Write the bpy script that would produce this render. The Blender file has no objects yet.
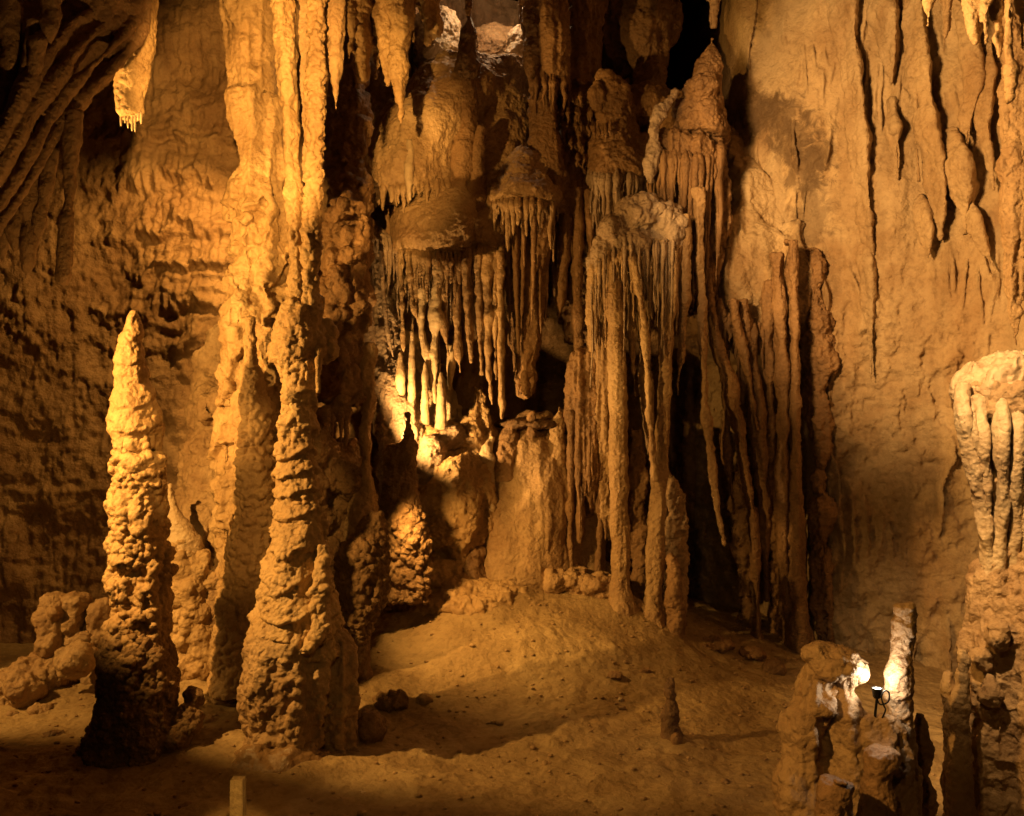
import bpy, math, random
import numpy as np
from mathutils import Vector

scene = bpy.context.scene
COL = scene.collection
F = 1024 * 35.0 / 36.0          # focal length in pixels
CAM_Z = 3.0
R = math.radians
f32 = np.float32

# ------------------------------------------------------------------ noise
def _hash(ix, iy, iz, seed):
    h = (ix.astype(np.uint32) * np.uint32(374761393) + iy.astype(np.uint32) * np.uint32(668265263)
         + iz.astype(np.uint32) * np.uint32(2147483647 - 974634) + np.uint32((seed * 1013904223) & 0xffffffff))
    h = (h ^ (h >> np.uint32(13))) * np.uint32(1274126177)
    h = (h ^ (h >> np.uint32(15))) * np.uint32(2246822519)
    return h ^ (h >> np.uint32(16))

_a = np.random.RandomState(7).normal(size=(256, 3))
_G = (_a / np.linalg.norm(_a, axis=1)[:, None]).astype(f32)

def perlin(p, seed=0):
    p = np.asarray(p, f32)
    i = np.floor(p).astype(np.int64); fr = (p - i).astype(f32)
    u = fr * fr * fr * (fr * (fr * 6 - 15) + 10)
    out = np.zeros(len(p), f32)
    for dx in (0, 1):
        wx = u[:, 0] if dx else 1 - u[:, 0]
        for dy in (0, 1):
            wy = u[:, 1] if dy else 1 - u[:, 1]
            for dz in (0, 1):
                wz = u[:, 2] if dz else 1 - u[:, 2]
                g = _G[_hash(i[:, 0] + dx, i[:, 1] + dy, i[:, 2] + dz, seed) & np.uint32(255)]
                d = g[:, 0] * (fr[:, 0] - dx) + g[:, 1] * (fr[:, 1] - dy) + g[:, 2] * (fr[:, 2] - dz)
                out += wx * wy * wz * d
    return out * 1.5

def fbm(p, octs=4, seed=0, gain=.5):
    p = np.asarray(p, f32); out = np.zeros(len(p), f32); a = 1.0; f = 1.0
    for k in range(octs):
        out += a * perlin(p * f + 17.3 * k, seed + k); a *= gain; f *= 2.03
    return out

def worley(p, seed=0):
    p = np.asarray(p, f32); i = np.floor(p).astype(np.int64); fr = p - i
    best = np.full(len(p), 9.0, f32)
    for dx in (-1, 0, 1):
        for dy in (-1, 0, 1):
            for dz in (-1, 0, 1):
                h = _hash(i[:, 0] + dx, i[:, 1] + dy, i[:, 2] + dz, seed)
                jx = (h & np.uint32(1023)).astype(f32) / 1023; jy = ((h >> np.uint32(10)) & np.uint32(1023)).astype(f32) / 1023
                jz = ((h >> np.uint32(20)) & np.uint32(1023)).astype(f32) / 1023
                d = (dx + jx - fr[:, 0]) ** 2 + (dy + jy - fr[:, 1]) ** 2 + (dz + jz - fr[:, 2]) ** 2
                np.minimum(best, d, out=best)
    return np.sqrt(best)

# ------------------------------------------------------------------ geometry
def P(px, py, d):
    """a point of the cave seen at pixel (px, py), d metres into the cave"""
    return np.array([(px - 512) / F * d, d, CAM_Z - (py - 408) / F * d])

def catmull(A, step):
    A = np.asarray(A, float)
    if len(A) < 2: return A
    B = np.vstack([2 * A[0] - A[1], A, 2 * A[-1] - A[-2]])
    out = []
    for k in range(1, len(B) - 2):
        p0, p1, p2, p3 = B[k - 1:k + 3]
        n = max(1, int(np.linalg.norm((p2 - p1)[:3]) / step + .5))
        t = (np.arange(n) / n)[:, None]
        out.append(.5 * (2 * p1 + (p2 - p0) * t + (2 * p0 - 5 * p1 + 4 * p2 - p3) * t ** 2 + (3 * p1 - p0 - 3 * p2 + p3) * t ** 3))
    out.append(A[-1:])
    return np.vstack(out)

def _skin(rings):
    m, n, _ = rings.shape
    V = rings.reshape(-1, 3)
    i = np.arange(m - 1)[:, None] * n; j = np.arange(n)[None, :]; j2 = (j + 1) % n
    Q = np.stack([i + j, i + j2, i + n + j2, i + n + j], -1).reshape(-1, 4)
    c0, c1 = len(V), len(V) + 1
    V = np.vstack([V, rings[0].mean(0), rings[-1].mean(0)])
    jj = np.arange(n)
    T = np.vstack([np.stack([(jj + 1) % n, jj, np.full(n, c0)], -1),
                   np.stack([(m - 1) * n + jj, (m - 1) * n + (jj + 1) % n, np.full(n, c1)], -1)])
    return V, Q, T

def tube(pts, n=28, step=.03, ell=1.0, flare=0):
    """upright tapering body: pts = (px, py, depth, radius in px)"""
    W = np.array([list(P(a, b, d)) + [max(r, .15) / F * d] for a, b, d, r in pts])
    C = catmull(W, step); r = np.maximum(C[:, 3], .002)
    th = np.linspace(0, 2 * np.pi, n, endpoint=False)
    rings = np.empty((len(C), n, 3))
    rings[:, :, 0] = C[:, 0, None] + r[:, None] * np.cos(th) * (1 + flare * np.maximum(0, np.sin(th)) ** .7 - .35 * min(flare, 1) * np.maximum(0, -np.sin(th)))
    rings[:, :, 1] = C[:, 1, None] + r[:, None] * ell * np.sin(th)
    rings[:, :, 2] = C[:, 2, None]
    return _skin(rings[::-1])

def rod(pts, n=12, step=.03, world=False):
    """body of any direction: pts = (px, py, depth, radius px), or world xyz + radius"""
    W = np.array(pts, float) if world else np.array([list(P(a, b, d)) + [r / F * d] for a, b, d, r in pts])
    C = catmull(W, step); r = np.maximum(C[:, 3], .001); X = C[:, :3]
    Tn = np.gradient(X, axis=0); Tn /= np.linalg.norm(Tn, axis=1)[:, None] + 1e-9
    up = np.array([0, 1., 0]) if abs(Tn[0][1]) < .8 else np.array([1., 0, 0])
    th = np.linspace(0, 2 * np.pi, n, endpoint=False); rings = np.empty((len(C), n, 3))
    for k in range(len(C)):
        a = np.cross(Tn[k], up); a /= np.linalg.norm(a) + 1e-9; b = np.cross(a, Tn[k]); up = b
        rings[k] = X[k] + r[k] * (np.cos(th)[:, None] * a + np.sin(th)[:, None] * b)
    return _skin(rings)

def blob(px, py, d, rx, rz=None, ry=None, n=24):
    c = P(px, py, d); s = d / F; rz = rz or rx; ry = ry or rx
    ph = np.linspace(.06, math.pi - .06, n // 2 + 4); th = np.linspace(0, 2 * np.pi, n, endpoint=False)
    rings = np.empty((len(ph), n, 3))
    rings[:, :, 0] = c[0] + rx * s * np.sin(ph)[:, None] * np.cos(th)
    rings[:, :, 1] = c[1] + ry * s * np.sin(ph)[:, None] * np.sin(th)
    rings[:, :, 2] = c[2] - rz * s * np.cos(ph)[:, None]
    return _skin(rings)

def join(pieces):
    V, Q, T = [], [], []; o = 0
    for v, q, t in pieces:
        V.append(v); Q.append(np.asarray(q).reshape(-1, 4) + o); T.append(np.asarray(t).reshape(-1, 3) + o); o += len(v)
    return np.vstack(V), np.vstack(Q), np.vstack(T)

def mk_mesh(name, V, Q, T=None):
    me = bpy.data.meshes.new(name)
    T = np.zeros((0, 3), int) if T is None else np.asarray(T)
    Q = np.asarray(Q).reshape(-1, 4)
    me.vertices.add(len(V)); me.vertices.foreach_set('co', np.asarray(V, f32).ravel())
    loops = np.concatenate([Q.ravel(), T.ravel()]).astype(np.int32)
    me.loops.add(len(loops)); me.loops.foreach_set('vertex_index', loops)
    st = np.concatenate([np.arange(len(Q)) * 4, len(Q) * 4 + np.arange(len(T)) * 3]).astype(np.int32)
    me.polygons.add(len(st)); me.polygons.foreach_set('loop_start', st)
    me.polygons.foreach_set('use_smooth', np.ones(len(st), bool))
    me.update(calc_edges=True)
    return me

def co_of(me):
    a = np.empty(len(me.vertices) * 3, f32); me.vertices.foreach_get('co', a); return a.reshape(-1, 3)
def no_of(me):
    a = np.empty(len(me.vertices) * 3, f32); me.vertex_normals.foreach_get('vector', a); return a.reshape(-1, 3)

def remesh(name, pieces, voxel, smooth):
    tmp = mk_mesh('tmp', *join(pieces)); o = bpy.data.objects.new('tmp', tmp); COL.objects.link(o)
    m = o.modifiers.new('r', 'REMESH'); m.mode = 'VOXEL'; m.voxel_size = voxel
    if smooth:
        s = o.modifiers.new('s', 'SMOOTH'); s.iterations = smooth; s.factor = .5
    dg = bpy.context.evaluated_depsgraph_get()
    me = bpy.data.meshes.new_from_object(o.evaluated_get(dg), depsgraph=dg)
    bpy.data.objects.remove(o); bpy.data.meshes.remove(tmp)
    me.name = name
    me.polygons.foreach_set('use_smooth', np.ones(len(me.polygons), bool))
    return me

def val(a, V): return a(V) if callable(a) else a

def sculpt(me, st, seed=0):
    """weather a mesh: each entry of st moves the skin along its normal"""
    def apply(fn):
        V = co_of(me); N = no_of(me); V += N * np.asarray(fn(V), f32)[:, None]
        me.vertices.foreach_set('co', V.ravel()); me.update()
    if 'lump' in st:
        a, f = st['lump']; apply(lambda V: val(a, V) * fbm(V * f, 3, seed))
    if 'flute' in st:
        a, f = st['flute']
        def fl(V):
            w = .35 * perlin(V * 1.3, seed + 5)
            q = np.stack([V[:, 0] * f + w, V[:, 1] * f + w, V[:, 2] * f * .07], -1)
            q2 = np.stack([V[:, 0] * f * 2.3, V[:, 1] * f * 2.3, V[:, 2] * f * .12], -1)
            return val(a, V) * (.75 - 2.2 * np.abs(perlin(q, seed + 6)) - .8 * np.abs(perlin(q2, seed + 8)))
        apply(fl)
    if 'terr' in st:
        a, f = st['terr']
        def te(V):
            z = -V[:, 2] * f + 1.1 * perlin(V * np.array([2.2, 2.2, 1.2], f32), seed + 9) + .35 * perlin(V * 9, seed + 3)
            s = z - np.floor(z); return val(a, V) * (np.where(s < .82, (s / .82) ** 1.6, (1 - s) / .18) - .4)
        apply(te)
    for key in ('pop', 'pop2'):
        if key not in st: continue
        a, sz = st[key]
        def po(V):
            q = V / sz; q = q + .25 * np.stack([perlin(V / sz * .8, seed + k) for k in (11, 12, 13)], -1)
            w = worley(q, seed); k = .55 + .6 * perlin(V / sz * .22, seed + 14)
            return val(a, V) * (1.1 - np.clip(w * 1.25, 0, 1.1) ** 1.7 * 1.6) * np.clip(k, .25, 1)
        apply(po); seed += 3
    if 'rough' in st:
        a, f = st['rough']; apply(lambda V: val(a, V) * fbm(V * f, 3, seed + 21, .6))

_seed = [100]
def nseed():
    _seed[0] += 7; return _seed[0]

def new_obj(name, me, mat, parent=None, base=None):
    o = bpy.data.objects.new(name, me); COL.objects.link(o)
    b = np.array(parent.location if parent is not None else (base if base is not None else (0, 0, 0)))
    V = co_of(me) - b.astype(f32); me.vertices.foreach_set('co', V.ravel()); me.update()
    if parent is not None: o.parent = parent
    else: o.location = b
    if me.materials: me.materials.clear()
    me.materials.append(mat)
    return o

def tag(o, label, cat, group=None):
    o['label'] = label; o['category'] = cat
    if group: o['group'] = group
    return o

def thing(name, label, cat, base, group=None):
    o = bpy.data.objects.new(name, None); COL.objects.link(o); o.empty_display_size = .1
    o.location = base; return tag(o, label, cat, group)

def body(name, pieces, mat, st, parent=None, base=None, voxel=.014, smooth=3):
    me = remesh(name, pieces, voxel, smooth); sculpt(me, st, nseed())
    return new_obj(name, me, mat, parent, base)

def spike(name, pts, mat, parent=None, base=None, n=14, st=None, ell=1.0):
    """a single stalactite, straw or strand, kept as its own thin mesh"""
    me = mk_mesh(name, *tube(pts, n, .022, ell))
    sculpt(me, st or {'lump': (.012, 7), 'rough': (.004, 30)}, nseed())
    return new_obj(name, me, mat, parent, base)

rng = random.Random(11)
def teeth(parent, rim, n, ln, rr, mat, jitter=3, st=None, name='stalactite', up=10, drop=None):
    """n stalactites hanging along a rim: list of (px, py, depth)"""
    A = np.array(rim, float)
    for k in range(n):
        t = (k + rng.uniform(-.35, .35) + .5) / n * (len(A) - 1); t = min(max(t, 0), len(A) - 1.001)
        i = int(t); c = A[i] * (1 - (t - i)) + A[i + 1] * (t - i)
        u = rng.random(); L = ln[0] + (ln[1] - ln[0]) * u ** 1.5; r = (rr[0] + (rr[1] - rr[0]) * rng.random() ** 1.4) * (.62 + .6 * u ** .7)
        x = c[0] + rng.uniform(-1, 1) * jitter; y = c[1]; d = c[2] + rng.uniform(-.05, .05)
        b = rng.uniform(-.03, .03) * L
        w = rng.uniform(-1.2, 1.2)
        spike(name, [(x, y - up, d + .06, r * .35), (x + .1 * b, y + 1, d, r * 1.25), (x + .3 * b + w, y + L * .25, d, r * .85), (x + .6 * b - w, y + L * .6, d, r * .62),
                     (x + b, y + L * .92, d, r * .32), (x + b, y + L, d, .2)], mat, parent, n=12, st=st)

def arc_rim(cx, cy, d, rw, rd=None, a0=-100, a1=100, n=9, dip=0):
    """the front half of a round rim seen from the cave floor"""
    rd = rd or rw; out = []
    for k in range(n):
        a = R(a0 + (a1 - a0) * k / (n - 1))
        out.append((cx + rw * math.sin(a), cy + dip * math.cos(a), d - rd / F * d * math.cos(a)))
    return out

# ------------------------------------------------------------------ materials
def stone(name, light, dark, deep=None, scale=1.0, bump=.5, rough=.62, streak=.5, spec=.45, grain=60, stain=None):
    m = bpy.data.materials.new(name); m.use_nodes = True
    nt = m.node_tree; N = nt.nodes; L = nt.links; N.clear()
    out = N.new('ShaderNodeOutputMaterial'); b = N.new('ShaderNodeBsdfPrincipled'); L.new(b.outputs[0], out.inputs[0])
    geo = N.new('ShaderNodeNewGeometry')
    def mp(s):
        x = N.new('ShaderNodeMapping'); x.inputs['Scale'].default_value = s; L.new(geo.outputs['Position'], x.inputs[0]); return x
    def noise(sc, det, s=(1, 1, 1), rg=.55, dist=0):
        x = N.new('ShaderNodeTexNoise'); x.inputs['Scale'].default_value = sc; x.inputs['Detail'].default_value = det
        x.inputs['Roughness'].default_value = rg; x.inputs['Distortion'].default_value = dist
        L.new(mp(s).outputs[0], x.inputs['Vector']); return x
    def ramp(src, p0, p1):
        x = N.new('ShaderNodeMapRange'); x.inputs[1].default_value = p0; x.inputs[2].default_value = p1
        L.new(src, x.inputs[0]); return x.outputs[0]
    def mix(fac, a, c):
        x = N.new('ShaderNodeMix'); x.data_type = 'RGBA'; L.new(fac, x.inputs[0])
        for s, v in ((6, a), (7, c)):
            if isinstance(v, tuple): x.inputs[s].default_value = (*v, 1)
            else: L.new(v, x.inputs[s])
        return x.outputs[2]
    deep = deep or tuple(.45 * c for c in dark)
    n1 = noise(1.4 * scale, 6, rg=.6, dist=.4); n2 = noise(3.2, 5, (1, 1, .12), rg=.6); n3 = noise(14 * scale, 5, rg=.65); n4 = noise(.8, 4, (1, 1, .6), dist=.8)
    c = mix(ramp(n1.outputs[0], .36, .62), dark, light)
    x = N.new('ShaderNodeMath'); x.operation = 'MULTIPLY'; L.new(ramp(n2.outputs[0], .5, .72), x.inputs[0]); x.inputs[1].default_value = streak
    c = mix(x.outputs[0], c, deep)
    x = N.new('ShaderNodeMath'); x.operation = 'MULTIPLY'; L.new(ramp(n3.outputs[0], .48, .72), x.inputs[0]); x.inputs[1].default_value = .55
    c = mix(x.outputs[0], c, deep)
    x = N.new('ShaderNodeMath'); x.operation = 'MULTIPLY'; L.new(ramp(n4.outputs[0], .52, .68), x.inputs[0]); x.inputs[1].default_value = .6
    c = mix(x.outputs[0], c, tuple(min(1, k * v) for k, v in zip((1.45, 1.55, 1.7), light)))
    for (cx, cy, cz, sx, sz, col, amt) in (stain or []):
        # a mineral stain with a ragged outline at one place of the rock
        mm = N.new('ShaderNodeMapping'); mm.vector_type = 'POINT'
        mm.inputs['Location'].default_value = (-cx / sx, -cy / 3, -cz / sz); mm.inputs['Scale'].default_value = (1 / sx, 1 / 3, 1 / sz)
        L.new(geo.outputs['Position'], mm.inputs[0])
        ln = N.new('ShaderNodeVectorMath'); ln.operation = 'LENGTH'; L.new(mm.outputs[0], ln.inputs[0])
        ns = noise(5.5, 9, rg=.7, dist=.6)
        ad = N.new('ShaderNodeMath'); ad.operation = 'MULTIPLY_ADD'; L.new(ns.outputs[0], ad.inputs[0]); ad.inputs[1].default_value = 3.2; L.new(ln.outputs['Value'], ad.inputs[2])
        fac = N.new('ShaderNodeMapRange'); fac.inputs[1].default_value = 2.75; fac.inputs[2].default_value = 2.25; fac.inputs[3].default_value = 0; fac.inputs[4].default_value = amt
        L.new(ad.outputs[0], fac.inputs[0]); c = mix(fac.outputs[0], c, col)
    L.new(c, b.inputs['Base Color'])
    rr = N.new('ShaderNodeMapRange'); rr.inputs[3].default_value = rough - .3; rr.inputs[4].default_value = rough + .2; L.new(n3.outputs[0], rr.inputs[0])
    L.new(rr.outputs[0], b.inputs['Roughness']); b.inputs['Specular IOR Level'].default_value = spec
    g1 = noise(grain, 6, rg=.7); g2 = noise(grain * .3, 5, rg=.6)
    v = N.new('ShaderNodeTexVoronoi'); v.inputs['Scale'].default_value = grain * .45; L.new(geo.outputs['Position'], v.inputs['Vector'])
    bu = N.new('ShaderNodeBump'); bu.inputs['Strength'].default_value = min(1, bump * 1.8); bu.inputs['Distance'].default_value = .03
    s1 = N.new('ShaderNodeMath'); s1.operation = 'MULTIPLY_ADD'; L.new(g1.outputs[0], s1.inputs[0]); s1.inputs[1].default_value = .5; L.new(g2.outputs[0], s1.inputs[2])
    s2 = N.new('ShaderNodeMath'); s2.operation = 'MULTIPLY_ADD'; L.new(v.outputs['Distance'], s2.inputs[0]); s2.inputs[1].default_value = -.35; L.new(s1.outputs[0], s2.inputs[2])
    L.new(s2.outputs[0], bu.inputs['Height']); L.new(bu.outputs[0], b.inputs['Normal'])
    return m

def plain(name, col, rough=.5, metal=0, emit=0):
    m = bpy.data.materials.new(name); m.use_nodes = True; b = m.node_tree.nodes['Principled BSDF']
    nz = m.node_tree.nodes.new('ShaderNodeTexNoise'); nz.inputs['Scale'].default_value = 25
    mx = m.node_tree.nodes.new('ShaderNodeMix'); mx.data_type = 'RGBA'
    mx.inputs[6].default_value = (*[c * .8 for c in col], 1); mx.inputs[7].default_value = (*[min(1, c * 1.2) for c in col], 1)
    m.node_tree.links.new(nz.outputs[0], mx.inputs[0]); m.node_tree.links.new(mx.outputs[2], b.inputs['Base Color'])
    b.inputs['Roughness'].default_value = rough; b.inputs['Metallic'].default_value = metal
    if emit:
        b.inputs['Emission Color'].default_value = (1, .85, .6, 1); b.inputs['Emission Strength'].default_value = emit
    return m

_s = P(800, 170, 12.1)
M = {
 'wall': stone('limestone_wall', (0.424, 0.257, 0.129), (0.286, 0.157, 0.074), (0.138, 0.071, 0.032), .9, .45, .66, .5),
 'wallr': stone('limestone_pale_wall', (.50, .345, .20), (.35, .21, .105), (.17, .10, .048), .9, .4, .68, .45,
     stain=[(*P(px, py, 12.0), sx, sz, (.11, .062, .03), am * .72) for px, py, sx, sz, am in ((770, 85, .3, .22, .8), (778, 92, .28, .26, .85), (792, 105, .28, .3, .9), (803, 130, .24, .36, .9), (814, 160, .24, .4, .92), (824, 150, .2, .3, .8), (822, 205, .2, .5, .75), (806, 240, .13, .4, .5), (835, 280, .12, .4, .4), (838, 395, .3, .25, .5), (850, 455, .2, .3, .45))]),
 'tan': stone('limestone_tan', (0.488, 0.314, 0.166), (0.350, 0.204, 0.101), (0.180, 0.095, 0.046), 1.2, .45, .6, .4),
 'gold': stone('limestone_gold', (0.530, 0.342, 0.170), (0.392, 0.233, 0.106), (0.212, 0.114, 0.051), 1.2, .4, .55, .45),
 'brown': stone('limestone_brown', (0.350, 0.195, 0.092), (0.223, 0.119, 0.055), (0.106, 0.055, 0.028), 1.3, .5, .58, .5),
 'dark': stone('limestone_dark', (0.233, 0.128, 0.064), (0.148, 0.079, 0.040), (0.074, 0.040, 0.020), 1.3, .5, .6, .5),
 'white': stone('calcite_white', (0.62, 0.47, 0.30), (0.530, 0.361, 0.221), (0.318, 0.190, 0.101), 1.3, .3, .45, .35, .5),
 'grey': stone('limestone_grey', (0.445, 0.314, 0.221), (0.307, 0.199, 0.129), (0.159, 0.095, 0.055), 1.5, .5, .6, .4),
 'coral': stone('cave_coral', (0.350, 0.209, 0.106), (0.212, 0.119, 0.057), (0.095, 0.052, 0.026), 2.2, .55, .65, .3, .3, 80),
 'floor': stone('cave_clay', (.44, .30, .155), (.31, .20, .098), (.17, .105, .05), 1.1, .45, .72, .0, .3, 40),
 'wet': stone('wet_flowstone', (0.382, 0.228, 0.110), (0.254, 0.142, 0.069), (0.127, 0.067, 0.032), 1.2, .25, .3, .3, .6),
}

# ------------------------------------------------------------------ the setting
def sstep(a, b, x):
    t = np.clip((x - a) / (b - a), 0, 1); return t * t * (3 - 2 * t)

def floor_z(x, y):
    z = 1.42 * np.exp(-((x + .2) / 2.35) ** 2 - ((y - 12.9) / 2.3) ** 2)
    z = z + .25 * np.exp(-((x + 4.6) / 1.3) ** 2 - ((y - 10.6) / 1.2) ** 2)
    z = z + 1.3 * sstep(6.2, 0, y)
    for fx, fy, h, w in ((-1.85, 8.5, .14, .8), (-3.2, 8.5, .12, .75), (-3.2, 10, .25, .6), (1.25, 11.5, .15, .5), (1.45, 8.85, .05, .25), (-1.55, 9.9, .15, .5)):
        z = z + h * np.exp(-((x - fx) ** 2 + (y - fy) ** 2) / w ** 2)
    return z

_WX = np.array([-900, -300, -100, 0, 200, 350, 420, 520, 600, 660, 700, 735, 770, 800, 850, 940, 1024, 1150, 1400], float)
_WD = np.array([7.0, 10.8, 12.2, 12.6, 12.7, 12.8, 13.0, 13.3, 13.3, 13.4, 13.6, 13.0, 12.6, 12.4, 12.1, 11.5, 10.9, 9.8, 6.5])
def wall_depth(px): return float(np.interp(px, _WX, _WD))
_wx = (_WX - 512) / F * _WD
def wall_y(x, z):
    y = sum(np.interp(x + o, _wx, _WD) for o in (-.3, -.15, 0, .15, .3)) / 5
    k = lambda px0, px1, s: sstep((px0 - 512) / F * 12.5 - s, (px0 - 512) / F * 12.5 + s, x) * (1 - sstep((px1 - 512) / F * 12.5 - s, (px1 - 512) / F * 12.5 + s, x))
    y = y + 1.7 * k(690, 808, .2) * (1 - sstep(3.55, 4.05, z))           # dark recess under the overhang
    y = y + 2.6 * k(650, 730, .3) * sstep(5.9, 6.8, z)                   # dark passage high up
    y = y + 1.9 * k(412, 528, .12) * sstep(7.05, 7.3, z)                  # lit niche high up
    y = y + 1.0 * k(530, 690, .2) * (1 - sstep(3.2, 4.2, z))
    y = y + .9 * k(500, 585, .2) * (1 - sstep(2.6, 4.4, z))
    return y

def sheet(name, us, vs, fn, mat, flip=False):
    U, W = np.meshgrid(us, vs); V = fn(U.ravel(), W.ravel())
    n, m = len(us), len(vs)
    i = np.arange(m - 1)[:, None] * n; j = np.arange(n - 1)[None, :]
    Q = np.stack([i + j, i + j + 1, i + n + j + 1, i + n + j], -1).reshape(-1, 4)
    if flip: Q = Q[:, ::-1]
    me = mk_mesh(name, V, Q); o = bpy.data.objects.new(name, me); COL.objects.link(o); me.materials.append(mat)
    o['kind'] = 'structure'
    return o

def mk_floor(x, y):
    z = floor_z(x, y); p = np.stack([x, y, np.zeros_like(x)], -1)
    z = z + .06 * fbm(p * .8, 4, 3) + .022 * fbm(p * 3.6, 4, 31, .6) + .006 * fbm(p * 15, 3, 32, .65)
    w = worley(p * 7, 33); sel = perlin(p * 1.1, 34)
    z = z + .03 * np.clip(1 - w * 1.6, 0, 1) ** .7 * np.clip(sel * 2.6 + .05, 0, 1)
    w2 = worley(p * 22, 35); z = z + .012 * np.clip(1 - w2 * 1.8, 0, 1) * np.clip(perlin(p * 2.3, 36) * 3 - .3, 0, 1)
    return np.stack([x, y, z], -1)
floor = sheet('cave_floor', np.arange(-7.2, 7.2, .022), np.arange(6.2, 14.6, .022), mk_floor, M['floor'])
def mk_floor2(x, y):
    p = mk_floor(x, y); p[:, 2] -= .012; return p
sheet('cave_floor', np.arange(-10, 10.1, .12), np.arange(-4, 6.4, .12), mk_floor2, M['floor'])

def mk_wall_left(x, z):
    y = wall_y(x, z); p = np.stack([x, y, z], -1)
    y = y - .16 * fbm(p * .9, 5, 41, .55) - .03 * fbm(p * 6, 3, 42, .6)
    # flowstone tiers with dripping lips
    m = np.exp(-((x + 4.1) / .75) ** 2) * sstep(3.2, 4.2, z) * (1 - sstep(6.2, 7.4, z)) + .22 * np.exp(-((x + 5.2) / 1.2) ** 2) * sstep(2.6, 3.6, z) * (1 - sstep(5.6, 6.8, z))
    w = .75 * perlin(np.stack([x * .9, z * .7, 0 * x], -1), 43) + .34 * perlin(np.stack([x * 3.6, z * 1.2, 0 * x], -1), 44) + .16 * perlin(np.stack([x * 15, z * 2, 0 * x], -1), 45)
    s = -z * 1.9 + w; s = s - np.floor(s); lip = np.where(s < .8, (s / .8) ** 2.2, (1 - s) / .2)
    s2 = -z * 5.2 + 1.2 * w + .8 * perlin(np.stack([x * 2, z * 2, 0 * x + 5], -1), 50); s2 = s2 - np.floor(s2); lip2 = np.where(s2 < .75, (s2 / .75) ** 2, (1 - s2) / .25)
    y = y - m * (.15 * lip + .05 * lip2)
    fl = np.abs(perlin(np.stack([x * 7, z * .8, 0 * x], -1), 46)) + .12
    y = y + .045 * (1 - np.clip(fl * 3, 0, 1)) * (.4 * m + .6 * (1 - sstep(1.2, 1.9, z)) + .5 * sstep(5.8, 6.6, z) + .3)
    lo = np.exp(-((x + 5.9) / .9) ** 2) * sstep(1.95, 2.05, z + .1 * perlin(p * 3, 47)); y = y + .1 * lo * (1 - sstep(2.6, 3.0, z))
    y = y - .010 * fbm(p * np.array([10, 10, 7]), 4, 49, .62)
    return np.stack([x, y, z], -1)
sheet('cave_wall', np.arange(-8.2, 2.75, .018), np.arange(-.6, 9.2, .022), mk_wall_left, M['wall'])

def mk_wall_right(x, z):
    y = wall_y(x, z); p = np.stack([x, y, z], -1)
    y = y - .15 * fbm(p * np.array([1.0, 1.0, .6]), 5, 51, .5)
    up = sstep(3.6, 4.6, z + .4 * perlin(p * .8, 57))
    y = y - .045 * fbm(p * 4.5, 5, 52, .58) * (1.25 - .85 * up)
    w = worley(p * 6, 53); y = y - .03 * np.clip(1 - w * 1.4, 0, 1) * (1 - .6 * up)
    # fluting and drip ribs, denser low down and to the right
    a = perlin(np.stack([x * 2.6 + .3 * perlin(p * 1.5, 54), z * .25, 0 * x], -1), 55)
    y = y - .16 * np.clip(1 - np.abs(a) * 7, 0, 1) ** 1.5 * np.clip(.25 + perlin(p * .9, 56) * 1.6, 0, 1)
    b = perlin(np.stack([x * 8, z * .7, 0 * x], -1), 58)
    y = y - .07 * np.clip(1 - np.abs(b) * 5, 0, 1) * np.clip(perlin(p * np.array([1.2, 1.2, 1.0]), 59) * 2.6 - .2, 0, 1)
    c = np.abs(perlin(np.stack([x * 1.1, 0 * x, z * 4.5 + .8 * perlin(p * 2, 60)], -1), 61))
    y = y + .018 * np.clip(1 - c * 9, 0, 1) * (1 - up)
    pit = np.clip(perlin(p * 7, 62) * 2.4 - .75, 0, 1); y = y + .05 * pit * (1 - .7 * up)
    y = y - .010 * fbm(p * np.array([20, 20, 15]), 3, 63, .65) * (1.1 - .5 * up)
    dr = worley(np.stack([x * 3.2 + .2 * perlin(p * 3, 64), 0 * x, z * 1.1], -1), 65); y = y - .06 * np.clip(.55 - dr, 0, 1) * (.3 + .7 * up)
    return np.stack([x, y, z], -1)
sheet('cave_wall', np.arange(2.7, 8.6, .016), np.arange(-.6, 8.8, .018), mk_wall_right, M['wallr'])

def mk_ceiling(x, y):
    z = 3 + .41 * np.maximum(y, 5.2) + .42 + .35 * fbm(np.stack([x, y, 0 * x], -1) * .6, 4, 71)
    return np.stack([x, y, np.maximum(z, 3.25 + .41 * y)], -1)
sheet('cave_ceiling', np.arange(-10, 10.1, .1), np.arange(-4, 17.5, .1), mk_ceiling, M['wall'], True)
def mk_side(s):
    return lambda y, z: np.stack([s * (8.3 + .4 * fbm(np.stack([y, z, 0 * z], -1) * .7, 4, 73)), y, z], -1)
sheet('cave_wall', np.arange(-4, 13.5, .12), np.arange(-.6, 9.5, .12), mk_side(-1), M['wall'])
sheet('cave_wall', np.arange(-4, 12, .12), np.arange(-.6, 9.5, .12), mk_side(1), M['wall'])
def mk_rear(x, z): return np.stack([x, -3.6 + .4 * fbm(np.stack([x, z, 0 * z], -1) * .7, 4, 74), z], -1)
sheet('cave_wall', np.arange(-10, 10, .12), np.arange(-.6, 9.5, .12), mk_rear, M['wall'])
def mk_back(x, z): return np.stack([x, 17.0 + .3 * fbm(np.stack([x, z, 0 * z], -1) * .7, 3, 75), z], -1)
sheet('cave_wall', np.arange(-9, 9, .15), np.arange(-.6, 10, .15), mk_back, M['dark'])

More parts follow.
